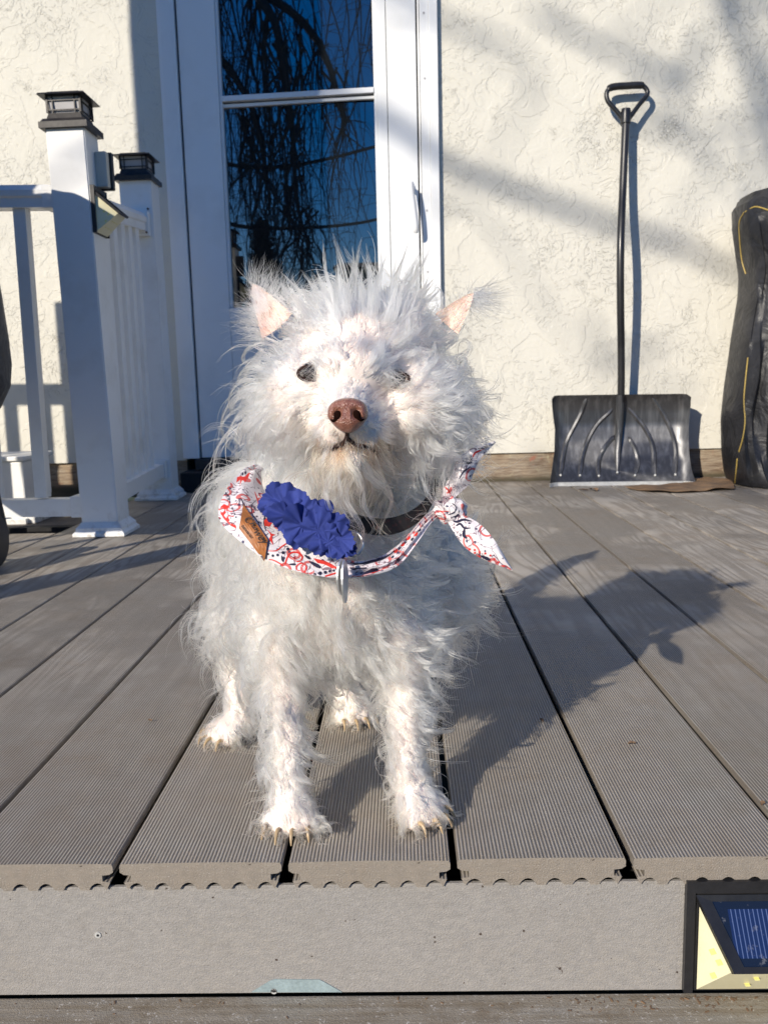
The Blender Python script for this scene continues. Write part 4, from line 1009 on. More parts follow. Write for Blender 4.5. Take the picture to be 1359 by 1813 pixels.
for (x, y, r_) in ((575, 708, 3.0), (540, 735, 2.9), (500, 752, 2.6), (465, 757, 2.4), (430, 745, 2.0), (605, 685, 2.0), (810, 885, 3.4), (848, 878, 3), (880, 870, 2.6), (910, 865, 2.4), (770, 893, 2.8), (735, 905, 2.4), (930, 850, 2.8), (828, 793, 2.8), (555, 872, 2.4)):
    dot(QN, *z1(x, y), r_)
for (x, y, r_) in ((120, 1150, 2),): pass
def tear(Q_, x, y, L_, W_, a):
    fillp(Q_, [(x+L_*(u*math.cos(a))-W_*v_*math.sin(a), y+L_*u*math.sin(a)+W_*v_*math.cos(a)) for u, v_ in ((-.5, 0), (-.2, -.35), (.2, -.5), (.45, -.3), (.5, 0), (.45, .3), (.2, .5), (-.2, .35))])
tear(QN, *z1(475, 822), 16, 6, .3); tear(QN, *z1(535, 778), 12, 5, 1.3); tear(QN, *z1(605, 820), 14, 4, 0); tear(QN, *z1(770, 820), 26, 7, .5); tear(QN, *z1(715, 765), 14, 5, .6)
fillp(QR, Z([(760, 775), (830, 790), (880, 810), (945, 850), (900, 850), (840, 820), (790, 810)]))
fillp(QR, Z([(85, 400), (110, 380), (150, 400), (180, 470), (200, 560), (160, 540), (110, 490), (85, 450)]))
for x, y in ((95, 420), (120, 460), (155, 500)): fillp(QN if False else QR, [])
QW = MB()
def hitw(px, py):
    d = ray(px, py).normalized(); h = bvb.ray_cast(CAM, d); return (h[0]-d*.0007) if h[0] else None
for x, y in ((98, 425), (125, 463), (160, 508)):
    cx_, cy_ = z1(x, y); P_ = [hitw(cx_+dx, cy_+dy) for dx, dy in ((-4, 0), (0, -5), (4, 0), (0, 5))]
    if all(P_): QW.add(P_, [(0, 1, 2, 3)])
fillp(QR, Z([(235, 130), (275, 110), (300, 150), (285, 190), (262, 225), (255, 200), (225, 245), (228, 200), (200, 225), (205, 185)]))
dot(QN, *z1(245, 160), 2.0, 3.0); dot(QN, *z1(266, 152), 2.0, 3.0)
fillp(QR, Z([(400, 500), (425, 480), (460, 520), (440, 545), (405, 540)])); fillp(QR, Z([(425, 565), (455, 595), (488, 605), (458, 615), (468, 680), (440, 640)])); fillp(QR, Z([(365, 395), (395, 390), (405, 425), (370, 415)]))
stroke(QR, Z([(333, 290), (350, 340), (365, 400)]), 2)
stroke(QN, Z([(80, 390), (85, 345), (115, 310), (145, 320), (155, 370)]), 1.6); stroke(QN, Z([(255, 400), (240, 350), (222, 345), (222, 380)]), 2)
stroke(QN, Z([(345, 350), (312, 390), (315, 450), (350, 500), (380, 560)]), 1.6); stroke(QN, Z([(380, 450), (405, 470), (400, 520), (415, 570)]), 2)
for i in range(9): dot(QN, *z1(125+i*9, 300+i*22), 1.5)
for x, y in ((330, 410), (328, 440), (350, 470), (365, 515)): dot(QN, *z1(x, y), 1.3)
# right half: crowded dark folds
stroke(QN, Z([(1030, 810), (1100, 820), (1180, 800), (1260, 780), (1330, 740)]), 5); stroke(QN, Z([(1030, 850), (1090, 855), (1150, 845)]), 5)
tear(QN, *z1(1170, 880), 32, 11, -.35); stroke(QR, Z([(1030, 790), (1090, 775), (1160, 770), (1230, 745), (1290, 735)]), 4.5); stroke(QR, Z([(1040, 905), (1100, 905), (1200, 880), (1290, 845)]), 2.2)
stroke(QN, Z([(1180, 770), (1230, 780), (1300, 760), (1350, 720)]), 3); 
for x, y in ((700, 975), (712, 963), (722, 952), (735, 945)): dot(QR, x, y, 4.5); 
for x, y in ((694, 985), (708, 972), (718, 962), (730, 955), (704, 990), (742, 938)): dot(QN, x, y, 3.2)
# tails
stroke(QN, Z2([(655, 880), (700, 890), (760, 870), (840, 885)]), 4.5); stroke(QN, Z2([(690, 930), (730, 910), (770, 950), (830, 950)]), 4); stroke(QN, Z2([(770, 960), (765, 1020), (795, 1050)]), 6)
tear(QN, *z2(965, 1235), 22, 6, .42); fillp(QR, Z2([(1000, 1250), (1080, 1290), (1180, 1345), (1180, 1360), (1080, 1330), (1000, 1300)]))
for x, y in ((822, 1155), (868, 1162), (870, 1190), (915, 1182), (970, 1195), (1020, 1215), (1058, 1248), (1098, 1280), (1145, 1320), (915, 1228)): dot(QR, *z2(x, y), 2.0)
fillp(QR, Z2([(570, 880), (610, 900), (620, 940), (580, 910)])); stroke(QN, Z2([(630, 950), (660, 1000), (700, 1030)]), 3)
stroke(QR, Z2([(540, 530), (600, 570), (640, 630)]), 2); stroke(QN, Z2([(720, 480), (760, 410), (820, 370)]), 3); stroke(QN, Z2([(790, 290), (830, 260), (830, 320), (790, 320), (785, 280)]), 3.5)
stroke(QR, Z2([(850, 270), (870, 230), (910, 210), (960, 190)]), 3); stroke(QN, Z2([(900, 190), (960, 175), (1010, 155)]), 3.5); stroke(QN, Z2([(690, 290), (700, 265), (740, 275), (770, 320)]), 2.4)
stroke(QN, Z2([(610, 825), (670, 800), (690, 750), (650, 710)]), 2.6); stroke(QN, Z2([(640, 850), (700, 830), (720, 780)]), 2.6); stroke(QR, Z2([(500, 800), (560, 790), (620, 790)]), 2); stroke(QN, Z2([(510, 670), (570, 662), (620, 680)]), 2)
QR.build('red_print', red, ban)['kind'] = 'stuff'; QN.build('navy_print', nav, ban)['kind'] = 'stuff'
if QW.v: QW.build('white_print', cl, ban)
# leather patch
pp = [(431, 893), (423, 935), (468, 994), (474, 955)]
q = MB(); P_ = [hitb(*p) or at(*p, .69) for p in pp]; vw = (CAM-P_[0]).normalized()
P3 = [p+vw*.0012 for p in P_]; 
lat = mat('tan_leather', (.36, .125, .03), .5); grain(lat, 400, .2, .0003)
NG = 8; vs_ = []
for th in (.0004, .0022):
    for i in range(NG+1):
        for j in range(NG+1):
            u, v_ = i/NG, j/NG; a = Vector((pp[0][0], pp[0][1], 0)).lerp(Vector((pp[3][0], pp[3][1], 0)), u); b_ = Vector((pp[1][0], pp[1][1], 0)).lerp(Vector((pp[2][0], pp[2][1], 0)), u); xy = a.lerp(b_, v_)
            h_ = hitb(xy.x, xy.y) or P3[0].lerp(P3[3], u).lerp(P3[1].lerp(P3[2], u), v_); vs_.append(h_+vw*th)
fs_ = []; W_ = NG+1; o2 = W_*W_
for i in range(NG):
    for j in range(NG): a = i*W_+j; fs_ += [(a, a+1, a+W_+1, a+W_), (o2+a, o2+a+W_, o2+a+W_+1, o2+a+1)]
    for a, b_ in ((i, i+1), (NG*W_+i, NG*W_+i+1), (i*W_, (i+1)*W_), (i*W_+NG, (i+1)*W_+NG)): fs_.append((a, b_, o2+b_, o2+a))
q.add(vs_, fs_); patch = q.build('leather_patch', lat, ban)
tc = bpy.data.curves.new('patch_lettering', 'FONT'); tc.body = 'Chewey'; tc.size = .0125; tc.shear = .35; tc.extrude = .0002; tc.offset = .00012; tc.materials.append(mat('burnt_lettering', (.035, .012, .006), .7))
def lettering(text, size, a_, b_, nm):
    c_ = bpy.data.curves.new(nm, 'FONT'); c_.body = text; c_.size = size; c_.shear = .35; c_.extrude = .0002; c_.offset = .00010; c_.materials.append(tc.materials[0])
    o_ = bpy.data.objects.new(nm, c_); COL.objects.link(o_); p0, p1 = [(hitb(*x) or at(*x, .68))+vw*.0026 for x in (a_, b_)]
    xd = (p1-p0).normalized(); zd = (vw-xd*vw.dot(xd)).normalized(); yd = zd.cross(xd)
    o_.matrix_world = Matrix.Translation(p0) @ Matrix((xd, yd, zd)).transposed().to_4x4()
    mw = o_.matrix_world.copy(); bpy.context.view_layer.update(); me_ = bpy.data.meshes.new_from_object(o_.evaluated_get(bpy.context.evaluated_depsgraph_get())); bpy.data.objects.remove(o_)
    me_.transform(mw); return link(nm, me_, tc.materials[0], patch)
lettering('Chewey', .0088, (431, 918), (466, 966), 'lettering'); lettering('bandanas', .0040, (427, 931), (462, 975), 'lettering')
# ruffled blue flower
blm = mat('blue_chiffon', (.022, .040, .26), .75, spec=.2); t = NT(blm); c = t.co(); t.set('Base Color', t.mix(t.rng(t.noise(c, 90, 4), .3, .7), (.022, .035, .17), (.038, .058, .26))); t.set('Normal', t.bump(t.noise(c, 800, 2), .3, .0003))
fl = tag(empty('fabric_flower', tuple(at(540, 925, .69))), 'royal blue ruffled fabric flower pinned on the bandana front', 'flower')
fr = random.Random(4)
for (px, py, r_, Y_) in ((px_+3, py_-4, rq_*.88, yq_) for px_, py_, rq_, yq_ in ((484, 890, .012, .692), (502, 899, .014, .686), (506, 918, .013, .680), (528, 912, .015, .680), (532, 934, .015, .674), (552, 920, .014, .678), (560, 944, .015, .670), (580, 940, .013, .672), (578, 964, .012, .668), (597, 958, .011, .668), (604, 972, .009, .668))):
    ce = at(px, py, Y_); nn_ = Vector((fr.uniform(-.35, .35), -1, fr.uniform(0, .5))).normalized(); e1 = nn_.orthogonal().normalized(); e2 = nn_.cross(e1); ph = fr.uniform(0, 6); vs_ = []; NA, NRr = 60, 8
    kf = fr.choice([3, 4, 5])
    for th in (0, .0005):
        for i in range(NRr+1):
            for k in range(NA):
                a = 2*math.pi*k/NA; rr_ = 1.22*r_*(i/NRr)*(1+.16*math.sin(3*a+ph)+.13*(fr.random() if i == NRr else 0)+.05*math.sin(17*a+ph)*(i/NRr)**4); wv2 = .24*r_*(i/NRr)**1.5*math.sin(kf*a+ph)+.12*r_*(i/NRr)*math.sin(9*a+ph*2)
                vs_.append(ce+e1*rr_*math.cos(a)+e2*rr_*math.sin(a)+nn_*(wv2-th))
    fs_ = []; o2 = (NRr+1)*NA
    for i in range(NRr):
        for k in range(NA): a = i*NA+k; b_ = i*NA+(k+1) % NA; fs_ += [(a, b_, b_+NA, a+NA), (o2+a, o2+a+NA, o2+b_+NA, o2+b_)]
    q = MB(); q.add(vs_, fs_); pe_ = q.build('petal', blm, fl, False); pe_.data.polygons.foreach_set('use_smooth', [True]*len(pe_.data.polygons))
M['tagm'] = grain(mat('tag_metal', (.75, .75, .76), .38, .85), 200, .1, .0001)
# collar with tags
co_ = tag(empty('collar', tuple(at(640, 920, .75))), 'dark patterned collar under the beard with metal tags hanging', 'collar')
cp = [at(560, 880, .765), at(590, 905, .742), at(630, 925, .725), at(680, 933, .722), at(725, 920, .735), at(755, 892, .765), at(760, 850, .83), at(660, 810, .90), at(560, 840, .83)]
cp = spline(cp+[cp[0]], 70); q = MB(); n_ = 70; v = []
cc = sum(cp, Vector())/70
for p in cp:
    o2 = (p-cc); o2.z = 0; o2.normalize(); u_ = Vector((0, 0, 1)); v += [p-u_*.0075, p+o2*.002-u_*.006, p+o2*.002+u_*.006, p+u_*.0075]
q.add(v, [(i*4+j, i*4+(j+1) % 4, ((i+1) % n_)*4+(j+1) % 4, ((i+1) % n_)*4+j) for i in range(n_) for j in range(4)])
m = mat('collar_web', (.03, .03, .035), .7); t = NT(m); c = t.co(); vo = t.n('ShaderNodeTexVoronoi', {'Vector': c, 'Scale': 220.0}); t.set('Base Color', t.mix(t.rng(vo.outputs['Distance'], .25, .35, 1, 0), (.006, .006, .007), (.03, .01, .01))); q.build('collar_band', m, co_, True)
rg = at(624, 962, .678); q = MB(); q.tube([rg+Vector((.0085*math.cos(a), -.003+.004*math.sin(a), .0095*math.sin(a))) for a in np.linspace(0, 6.283, 30)], .0011, 8, False); q.build('ring', M['steel'], co_, True)
for k, (tx, dy, rl) in enumerate(((608, 0, .024), (612, -.003, .028))):
    ce = at(tx-2, 1022+k*8, .662+dy); q = MB(); ax = Vector((.22-.1*k, -1, 0)).normalized(); sdv = Vector((1, .22, 0)).normalized()
    nrm = Vector((.93, -.36+.22*k, .0)).normalized(); yv = Vector((nrm.y, -nrm.x, 0)).normalized()
    el_ = [ce+yv*(.010*math.cos(a))+Vector((0, 0, 1))*(rl*.62*math.sin(a)) for a in np.linspace(0, 6.283, 25)[:-1]]
    q.add([p-nrm*.0007 for p in el_]+[p+nrm*.0007 for p in el_], [tuple(range(24)), tuple(reversed(range(24, 48)))]+[(i, (i+1) % 24, 24+(i+1) % 24, 24+i) for i in range(24)]); q.build('tag', M['tagm'], co_, False)

# ------------------------------------------------------------------ fur
def nrmz(a): return a/np.maximum(1e-9, np.linalg.norm(a, axis=-1, keepdims=True))
me = body_me; me.calc_loop_triangles()
VV = np.empty(len(me.vertices)*3); me.vertices.foreach_get('co', VV); VV = VV.reshape(-1, 3)
VN = np.empty(len(me.vertices)*3); me.vertices.foreach_get('normal', VN); VN = VN.reshape(-1, 3)
TT = np.empty(len(me.loop_triangles)*3, dtype=np.int32); me.loop_triangles.foreach_get('vertices', TT); TT = TT.reshape(-1, 3)
AR = np.linalg.norm(np.cross(VV[TT[:, 1]]-VV[TT[:, 0]], VV[TT[:, 2]]-VV[TT[:, 0]]), axis=1)/2
def sample(n):
    i = RNG.choice(len(TT), n, p=AR/AR.sum()); r1 = np.sqrt(RNG.random(n)); r2 = RNG.random(n)
    w_ = np.stack([1-r1, r1*(1-r2), r1*r2], 1)[..., None]
    return (VV[TT[i]]*w_).sum(1), nrmz((VN[TT[i]]*w_).sum(1))
BANS = np.array([tuple(bandp(i, j)) for i in range(0, 90, 3) for j in (0, 4, 9, 13)])
EY = np.array([tuple(p) for p in EYES]); NO = np.array(tuple(NOSE)); HD = np.array(tuple(HEAD))
legF = [np.array([tuple(p) for p, r_ in L_]) for L_ in (FL, FR)]; legH = [np.array([tuple(p) for p, r_ in L_]) for L_ in (HL, HR)]
def sm(x, a, b): t_ = np.clip((x-a)/(b-a), 0, 1); return t_*t_*(3-2*t_)
def dist(P, Q_): return np.linalg.norm(P[:, None]-Q_[None], axis=2).min(1)
EARP = np.array([tuple(a_.lerp(t_, u)) for a_, t_ in ((at(500, 580, .80), at(446, 502, .835)), (at(788, 572, .765), at(838, 519, .760))) for u in np.linspace(0, 1, 8)])
FK = [RNG.normal(0, 1, (7, 3)) for _ in range(3)]; FP = [RNG.uniform(0, 6.28, 7) for _ in range(3)]
def field(P, k):
    return np.stack([np.sin(P@(FK[j].T*k)+FP[j]).mean(1)*1.9 for j in range(3)], 1)
def make_fur(name, G, CH_N, region, rad, K=10, seed=0, liftf=1, lenf=1, clumpf=None, spf=1, curlf=1):
    P, N = sample(G); prm = region(P, N); prm['len'] = prm['len']*lenf; prm['spread'] = prm['spread']*spf; prm['curl'] = prm['curl']*curlf
    if clumpf is not None: prm['clump'] = prm['clump']*0+RNG.uniform(clumpf[0], clumpf[1], len(P))*(.25+.75*sm(prm['len'], .011, .024))
    keep = prm['keep'] & (prm['len'] > .002)
    P, N = P[keep], N[keep]; Ln, comb, lift, curl, tint, grav = [prm[k][keep] for k in ('len', 'comb', 'lift', 'curl', 'tint', 'grav')]
    n = len(P); T_ = nrmz(comb-N*(comb*N).sum(1, keepdims=True)*.9)
    D = nrmz(N*(lift*liftf)[:, None]+T_+field(P, 55)*.30+RNG.normal(0, .12, (n, 3)))
    Ln = Ln*RNG.uniform(.65, 1.2, n)*np.where(RNG.random(n) < .06, 1.35, 1)
    e1 = nrmz(np.cross(D, field(P+3, 90)+RNG.normal(0, .35, (n, 3)))); e2 = np.cross(D, e1); ph = RNG.uniform(0, 6.28, n); fq = RNG.uniform(3.5, 9.5, n)
    g = np.zeros((n, K, 3)); cur = P.copy(); d = D.copy(); bend = RNG.normal(0, .12, (n, 3))+field(P+7, 110)*.30
    for i in range(K):
        g[:, i] = cur
        u = i/(K-1); d = nrmz(d+(np.array([0, 0, -1.])*grav[:, None]+T_*.35*(1-grav[:, None]*.5)+bend)*(1.9/K)*np.minimum(1, Ln/.03)[:, None])
        cur = cur+d*(Ln/(K-1))[:, None]
    U = np.linspace(0, 1, K); am = curl*Ln
    wob = (np.sin(ph[:, None]+fq[:, None]*U)-np.sin(ph)[:, None])[..., None]*e1[:, None]+(np.cos(ph[:, None]+fq[:, None]*U)-np.cos(ph)[:, None])[..., None]*e2[:, None]
    g = g+wob*(am[:, None]*U**.9)[..., None]
    m_ = CH_N; tot = n*m_
    a1 = nrmz(np.cross(N, RNG.normal(size=(n, 3)))); a2 = np.cross(N, a1)
    rr0 = np.sqrt(RNG.random((n, m_)))*prm['spread'][keep][:, None]; th = RNG.random((n, m_))*6.28
    off = (np.cos(th)*rr0)[..., None]*a1[:, None]+(np.sin(th)*rr0)[..., None]*a2[:, None]
    tipk = prm['clump'][keep]; ck = RNG.uniform(.6, 1.15, (n, m_))
    fall = 1-tipk[:, None, None]*ck[..., None]*U**.85
    ls = RNG.uniform(.62, 1.06, (n, m_)); ph2 = RNG.uniform(0, 6.28, (n, m_)); f2 = RNG.uniform(3, 9, (n, m_))
    idx = ls[..., None]*U*(K-1); i0 = np.clip(idx.astype(int), 0, K-2); fr_ = idx-i0; rows = np.arange(n)[:, None, None]
    pos = g[rows, i0]*(1-fr_)[..., None]+g[rows, i0+1]*fr_[..., None]+off[:, :, None]*fall[..., None]
    w2 = (np.sin(ph2[..., None]+f2[..., None]*U)-np.sin(ph2)[..., None])*(Ln[:, None]*.045)[..., None]*U
    w3 = RNG.normal(0, 1, (n, m_, 3)); pos = pos+w2[..., None]*nrmz(w3)[:, :, None]
    stray = (RNG.random((n, m_)) < .05)[..., None, None]; pos = pos+stray*(w3[:, :, None]*(Ln[:, None, None, None]*.18)*(U**1.5)[None, None, :, None])
    pos[..., 2] = np.maximum(pos[..., 2], .0008)
    pos = pos.reshape(tot, K, 3).astype(np.float32)
    c_ = bpy.data.hair_curves.new(name); c_.add_curves([K]*tot)
    c_.position_data.foreach_set('vector', pos.reshape(-1))
    Rr = rad*RNG.uniform(.7, 1.3, tot)[:, None]*np.clip(1.05-U**2.2*.9, .12, 1)[None]
    ra = c_.attributes.get('radius') or c_.attributes.new('radius', 'FLOAT', 'POINT'); ra.data.foreach_set('value', Rr.astype(np.float32).reshape(-1))
    ta = c_.attributes.new('tint', 'FLOAT', 'CURVE'); tv = np.clip(np.repeat(tint, m_)+RNG.normal(0, .06, tot), 0, 1); ta.data.foreach_set('value', tv.astype(np.float32))
    va = c_.attributes.new('shade', 'FLOAT', 'CURVE'); va.data.foreach_set('value', (np.repeat(RNG.random(n), m_)*.6+RNG.random(tot)*.4).astype(np.float32))
    c_.materials.append(furm); o = bpy.data.objects.new(name, c_); COL.objects.link(o); o.parent = dog; o.matrix_parent_inverse = dog.matrix_basis.inverted(); o['kind'] = 'stuff'
    return o
furm = bpy.data.materials.new('white_fur'); furm.use_nodes = True; nt_ = furm.node_tree; nt_.nodes.clear()
def N_(t_, **ins):
    x = nt_.nodes.new(t_)
    for k, v in ins.items():
        if isinstance(v, bpy.types.NodeSocket): nt_.links.new(v, x.inputs[k.replace('_', ' ')])
        else: x.inputs[k.replace('_', ' ')].default_value = v
    return x
at1 = nt_.nodes.new('ShaderNodeAttribute'); at1.attribute_name = 'tint'; at2 = nt_.nodes.new('ShaderNodeAttribute'); at2.attribute_name = 'shade'
rmp = nt_.nodes.new('ShaderNodeValToRGB'); nt_.links.new(at1.outputs['Fac'], rmp.inputs[0]); el = rmp.color_ramp.elements
el[0].position = 0; el[0].color = (.80, .755, .675, 1); el[1].position = 1; el[1].color = (.10, .045, .03, 1)
for ps, cc_ in ((.25, (.74, .62, .47, 1)), (.5, (.55, .38, .24, 1)), (.75, (.28, .14, .08, 1))): e_ = el.new(ps); e_.color = cc_
mv = nt_.nodes.new('ShaderNodeMapRange'); nt_.links.new(at2.outputs['Fac'], mv.inputs[0]); mv.inputs[3].default_value = .86; mv.inputs[4].default_value = 1.06
vs_n = nt_.nodes.new('ShaderNodeVectorMath'); vs_n.operation = 'SCALE'; nt_.links.new(rmp.outputs[0], vs_n.inputs[0]); nt_.links.new(mv.outputs[0], vs_n.inputs['Scale'])
hp = nt_.nodes.new('ShaderNodeBsdfHairPrincipled'); hp.model = 'CHIANG'; hp.parametrization = 'COLOR'
nt_.links.new(vs_n.outputs[0], hp.inputs['Color']); hp.inputs['Roughness'].default_value = .24; hp.inputs['Radial Roughness'].default_value = .42
ou = nt_.nodes.new('ShaderNodeOutputMaterial'); nt_.links.new(hp.outputs[0], ou.inputs[0])

DOWN = np.array([0, 0, -1.])
def on_head(P): 
    return (P[:, 2] > .295) | ((P[:, 1] < .745) & (P[:, 2] > .272))
def r_head(P, N):
    n = len(P); dN = np.linalg.norm(P-NO, axis=1); dE = dist(P, EY); z = P[:, 2]-NO[2]; x = P[:, 0]-NO[0]
    comb = nrmz(P-NO); L_ = .004+.010*sm(dN, .014, .032)+.022*sm(dN, .032, .07)+.012*sm(dN, .09, .13)
    chin = sm(-z, .014, .03)*(dN < .09); L_ = np.where(chin > 0, np.maximum(L_, .012+.050*chin), L_)
    muz = (np.abs(x) < .022) & (z > .004) & (dN < .075); L_ = np.where(muz, np.minimum(L_, .008+.50*np.maximum(0, dN-.02)), L_)
    top = sm(z, .075, .115); L_ = L_*(1-.18*top); cheek = sm(np.abs(x), .045, .075)*(1-top); L_ += .014*cheek
    L_ *= .52+.48*sm(dE, .011, .022)
    dR = dist(P, EARP); L_ *= .30+.70*sm(dR, .012, .034)
    brow = (dE < .032) & (P[:, 2] > EY[:, 2].mean()+.004); L_ = np.where(brow, L_*.75, L_)
    comb = comb+DOWN*(.55*chin)[:, None]+np.array([0, 0, 1.])*(.6*top)[:, None]
    fore = (z > .045) & (z < .10); comb = comb+np.stack([np.sign(x)*.35*fore, 0*x, .25*fore], 1)
    lift = .22+.38*top+.12*cheek+.15*chin
    tint = .05+.36*np.exp(-((z+.050)/.020)**2)*(np.abs(x) < .04)*(P[:, 1] < .74)
    mouth = np.exp(-((z+.029)/.010)**2)*(P[:, 1] < .735)*(np.abs(x+.002) < .036); tint = np.maximum(tint, .80*mouth*RNG.random(n)**.4)
    tint = np.maximum(tint, .30*np.exp(-(dE/.012)**2)); L_ = np.where(mouth > .3, L_*.5, L_); tint = np.maximum(tint, .35*np.exp(-((dN-.018)/.006)**2)*(z < 0))
    grav = .36+.40*chin+.45*cheek*(z < .06)-.36*top
    keep = (P[:, 2] > .285) & (P[:, 1] < .97) & (dN > .0155) & (dE > .0078)
    dB = dist(P, BANS)
    return dict(len=L_, comb=comb, lift=lift, curl=.06+.17*RNG.random(n)*sm(L_, .01, .03), tint=tint, grav=grav, keep=keep, spread=.0024+.0036*sm(L_, .01, .035), clump=.45+.5*RNG.random(n)**.6*sm(L_, .008, .02))
def legfield(P):
    d = np.full(len(P), 9.); 
    for L_ in legF+legH:
        for a, b_ in zip(L_[:-1], L_[1:]):
            ab = b_-a; t_ = np.clip(((P-a)@ab)/(ab@ab), 0, 1); d = np.minimum(d, np.linalg.norm(P-(a+t_[:, None]*ab), axis=1))
    return d
def r_body(P, N):
    n = len(P); z = P[:, 2]; leg = sm(z, .135, .105); paw_ = sm(z, .045, .028)
    back = sm(N[:, 1], -.55, .35); side = np.abs(N[:, 0])
    Lb = .040+.014*RNG.random(n); Ll = .008+.026*np.maximum(back, .8*side*sm(z, .03, .06))+.004*RNG.random(n); Lp = .010+.010*side+.004*RNG.random(n)
    L_ = Lb*(1-leg)+Ll*leg; L_ = L_*(1-paw_)+Lp*paw_
    belly = sm(-N[:, 2], .2, .8)*(1-leg); L_ = L_-.014*belly
    front = sm(-N[:, 1], .5, .95)*(1-leg)*(z < .26); L_ *= 1-.30*front
    comb = np.tile(DOWN, (n, 1))+np.stack([P[:, 0]*0+np.sign(P[:, 0]+.05)*.35*(1-leg), .25*(1-leg), 0*z], 1)
    pf = paw_[:, None]; comb = comb*(1-pf)+pf*np.array([0, -.8, -.25])+pf*np.stack([N[:, 0]*.9, 0*z, 0*z], 1)
    lift = .38-.18*leg+.22*side*leg; dB = dist(P, BANS); nb_ = sm(dB, .012, .034); L_ = L_*(.25+.75*nb_); lift = lift*(.45+.55*nb_)
    tint = .06+.05*RNG.random(n)+.20*paw_*(N[:, 1] < .2)*sm(z, .03, .008)
    keep = z < .315
    keep &= ~((z > .285) & (P[:, 1] < .745))
    keep |= P[:, 1] > .97
    keep &= z > .004
    return dict(len=L_, comb=comb, lift=lift, curl=.10+.22*RNG.random(n)*(1-.6*paw_), tint=tint, grav=.35+.25*(1-leg)+0*z, keep=keep, spread=.0030+.0034*sm(L_, .01, .03), clump=.4+.55*RNG.random(n)**.6*sm(L_, .01, .02))
make_fur('head_undercoat', 15000, 6, r_head, .00020, lenf=.50, liftf=.5)
make_fur('body_undercoat', 13000, 6, r_body, .00020, lenf=.40, liftf=.5)
make_fur('head_fur', 6500, 14, r_head, .00026, lenf=1.15, clumpf=(.86, .99), spf=1.15, curlf=1.1)
make_fur('body_fur', 6500, 14, r_body, .00027, lenf=1.10, clumpf=(.86, .99), spf=1.15, curlf=1.15)
make_fur('stray_fur', 1500, 2, r_head, .00025, lenf=1.2, curlf=1.3, spf=.4, clumpf=(.7, .95))
make_fur('stray_fur', 2400, 2, r_body, .00027, lenf=1.3, curlf=1.5, spf=.4, clumpf=(.7, .95))
def r_headw(P, N):
    r = r_head(P, N); dN = np.linalg.norm(P-NO, axis=1); r['keep'] &= (dN > .038) & (P[:, 1] < .80); r['len'] = np.maximum(r['len'], .026); r['lift'] = r['lift']+.12; r['tint'] = r['tint']*.6; return r
def r_bodyw(P, N):
    r = r_body(P, N); r['keep'] &= (P[:, 2] > .05) & (r['len'] > .012); return r
make_fur('wavy_locks', 1500, 9, r_headw, .00029, lenf=1.1, clumpf=(.93, .995), spf=.8, curlf=2.0)
make_fur('wavy_locks', 1900, 9, r_bodyw, .00029, lenf=1.05, clumpf=(.93, .995), spf=.8, curlf=2.0)
# sparse long hairs fanning from the ear tips and edges, and the tufts on the crown
def tuft(name, roots, per, Lr, dirs, seed, spread=.35, rad=.00014, tint=.03):
    rg_ = np.random.default_rng(seed); K = 10; out = []
    for (p, d) in zip(roots, dirs):
        for k in range(per):
            d0 = nrmz(np.array(tuple(d))+rg_.normal(0, spread, 3)); L_ = rg_.uniform(*Lr); b_ = rg_.normal(0, .5, 3); p0 = np.array(tuple(p))+rg_.normal(0, .0025, 3); U = np.linspace(0, 1, K)[:, None]
            ph = rg_.uniform(0, 6); ax_ = nrmz(np.cross(d0, rg_.normal(size=3)))
            out.append(p0+d0*L_*U+b_*L_*.22*U**2+ax_*L_*.06*(np.sin(ph+5*U)-math.sin(ph))*U)
    n = len(out); pos = np.array(out, np.float32); c_ = bpy.data.hair_curves.new(name); c_.add_curves([K]*n); c_.position_data.foreach_set('vector', pos.reshape(-1))
    U = np.linspace(0, 1, K); ra = c_.attributes.get('radius') or c_.attributes.new('radius', 'FLOAT', 'POINT'); ra.data.foreach_set('value', np.tile(rad*np.clip(1.05-U**2, .15, 1), n).astype(np.float32))
    ta = c_.attributes.new('tint', 'FLOAT', 'CURVE'); ta.data.foreach_set('value', np.full(n, tint, np.float32)); va = c_.attributes.new('shade', 'FLOAT', 'CURVE'); va.data.foreach_set('value', rg_.random(n).astype(np.float32))
    c_.materials.append(furm); o = bpy.data.objects.new(name, c_); COL.objects.link(o); o.parent = dog; o.matrix_parent_inverse = dog.matrix_basis.inverted(); o['kind'] = 'stuff'
eb0, eb1, et = at(468, 600, .80), at(548, 556, .80), at(446, 500, .835)
tuft('ear_tuft', [et], 34, (.012, .032), [Vector((.05, 0, 1))], 1, .42)
tuft('ear_tuft', [et.lerp(eb1, u) for u in np.linspace(.1, 1, 14)], 26, (.012, .03), [Vector((.45, -.2, .8))]*14, 2, .30)
tuft('ear_tuft', [et.lerp(eb0, u) for u in np.linspace(.5, 1, 7)], 40, (.015, .034), [Vector((-.9, -.2, .1))]*7, 3, .30)
fb0, fb1, ft = at(810, 592, .760), at(770, 556, .775), at(838, 518, .750)
tuft('ear_tuft', [ft.lerp(fb1, u) for u in np.linspace(.1, .9, 8)], 5, (.004, .009), [Vector((.1, 0, .9))]*9, 4, .35)
tuft('ear_tuft', [ft.lerp(fb0, u) for u in np.linspace(.0, .3, 6)], 34, (.015, .038), [Vector((.9, -.1, -.1))]*8, 5, .32)
ear_pts = []; ear_d = []; er_ = random.Random(9)
for i in range(60):
    u, v_ = er_.random()*.75, er_.random(); p = Vector(eb0).lerp(Vector(eb1), v_).lerp(Vector(et), u)+Vector((0, -.004, 0)); ear_pts.append(p); ear_d.append((et-p).normalized()+Vector((er_.uniform(-.4, .2), -.25, .1)))
tuft('ear_tuft', ear_pts, 13, (.007, .017), ear_d, 12, .18, .00016)
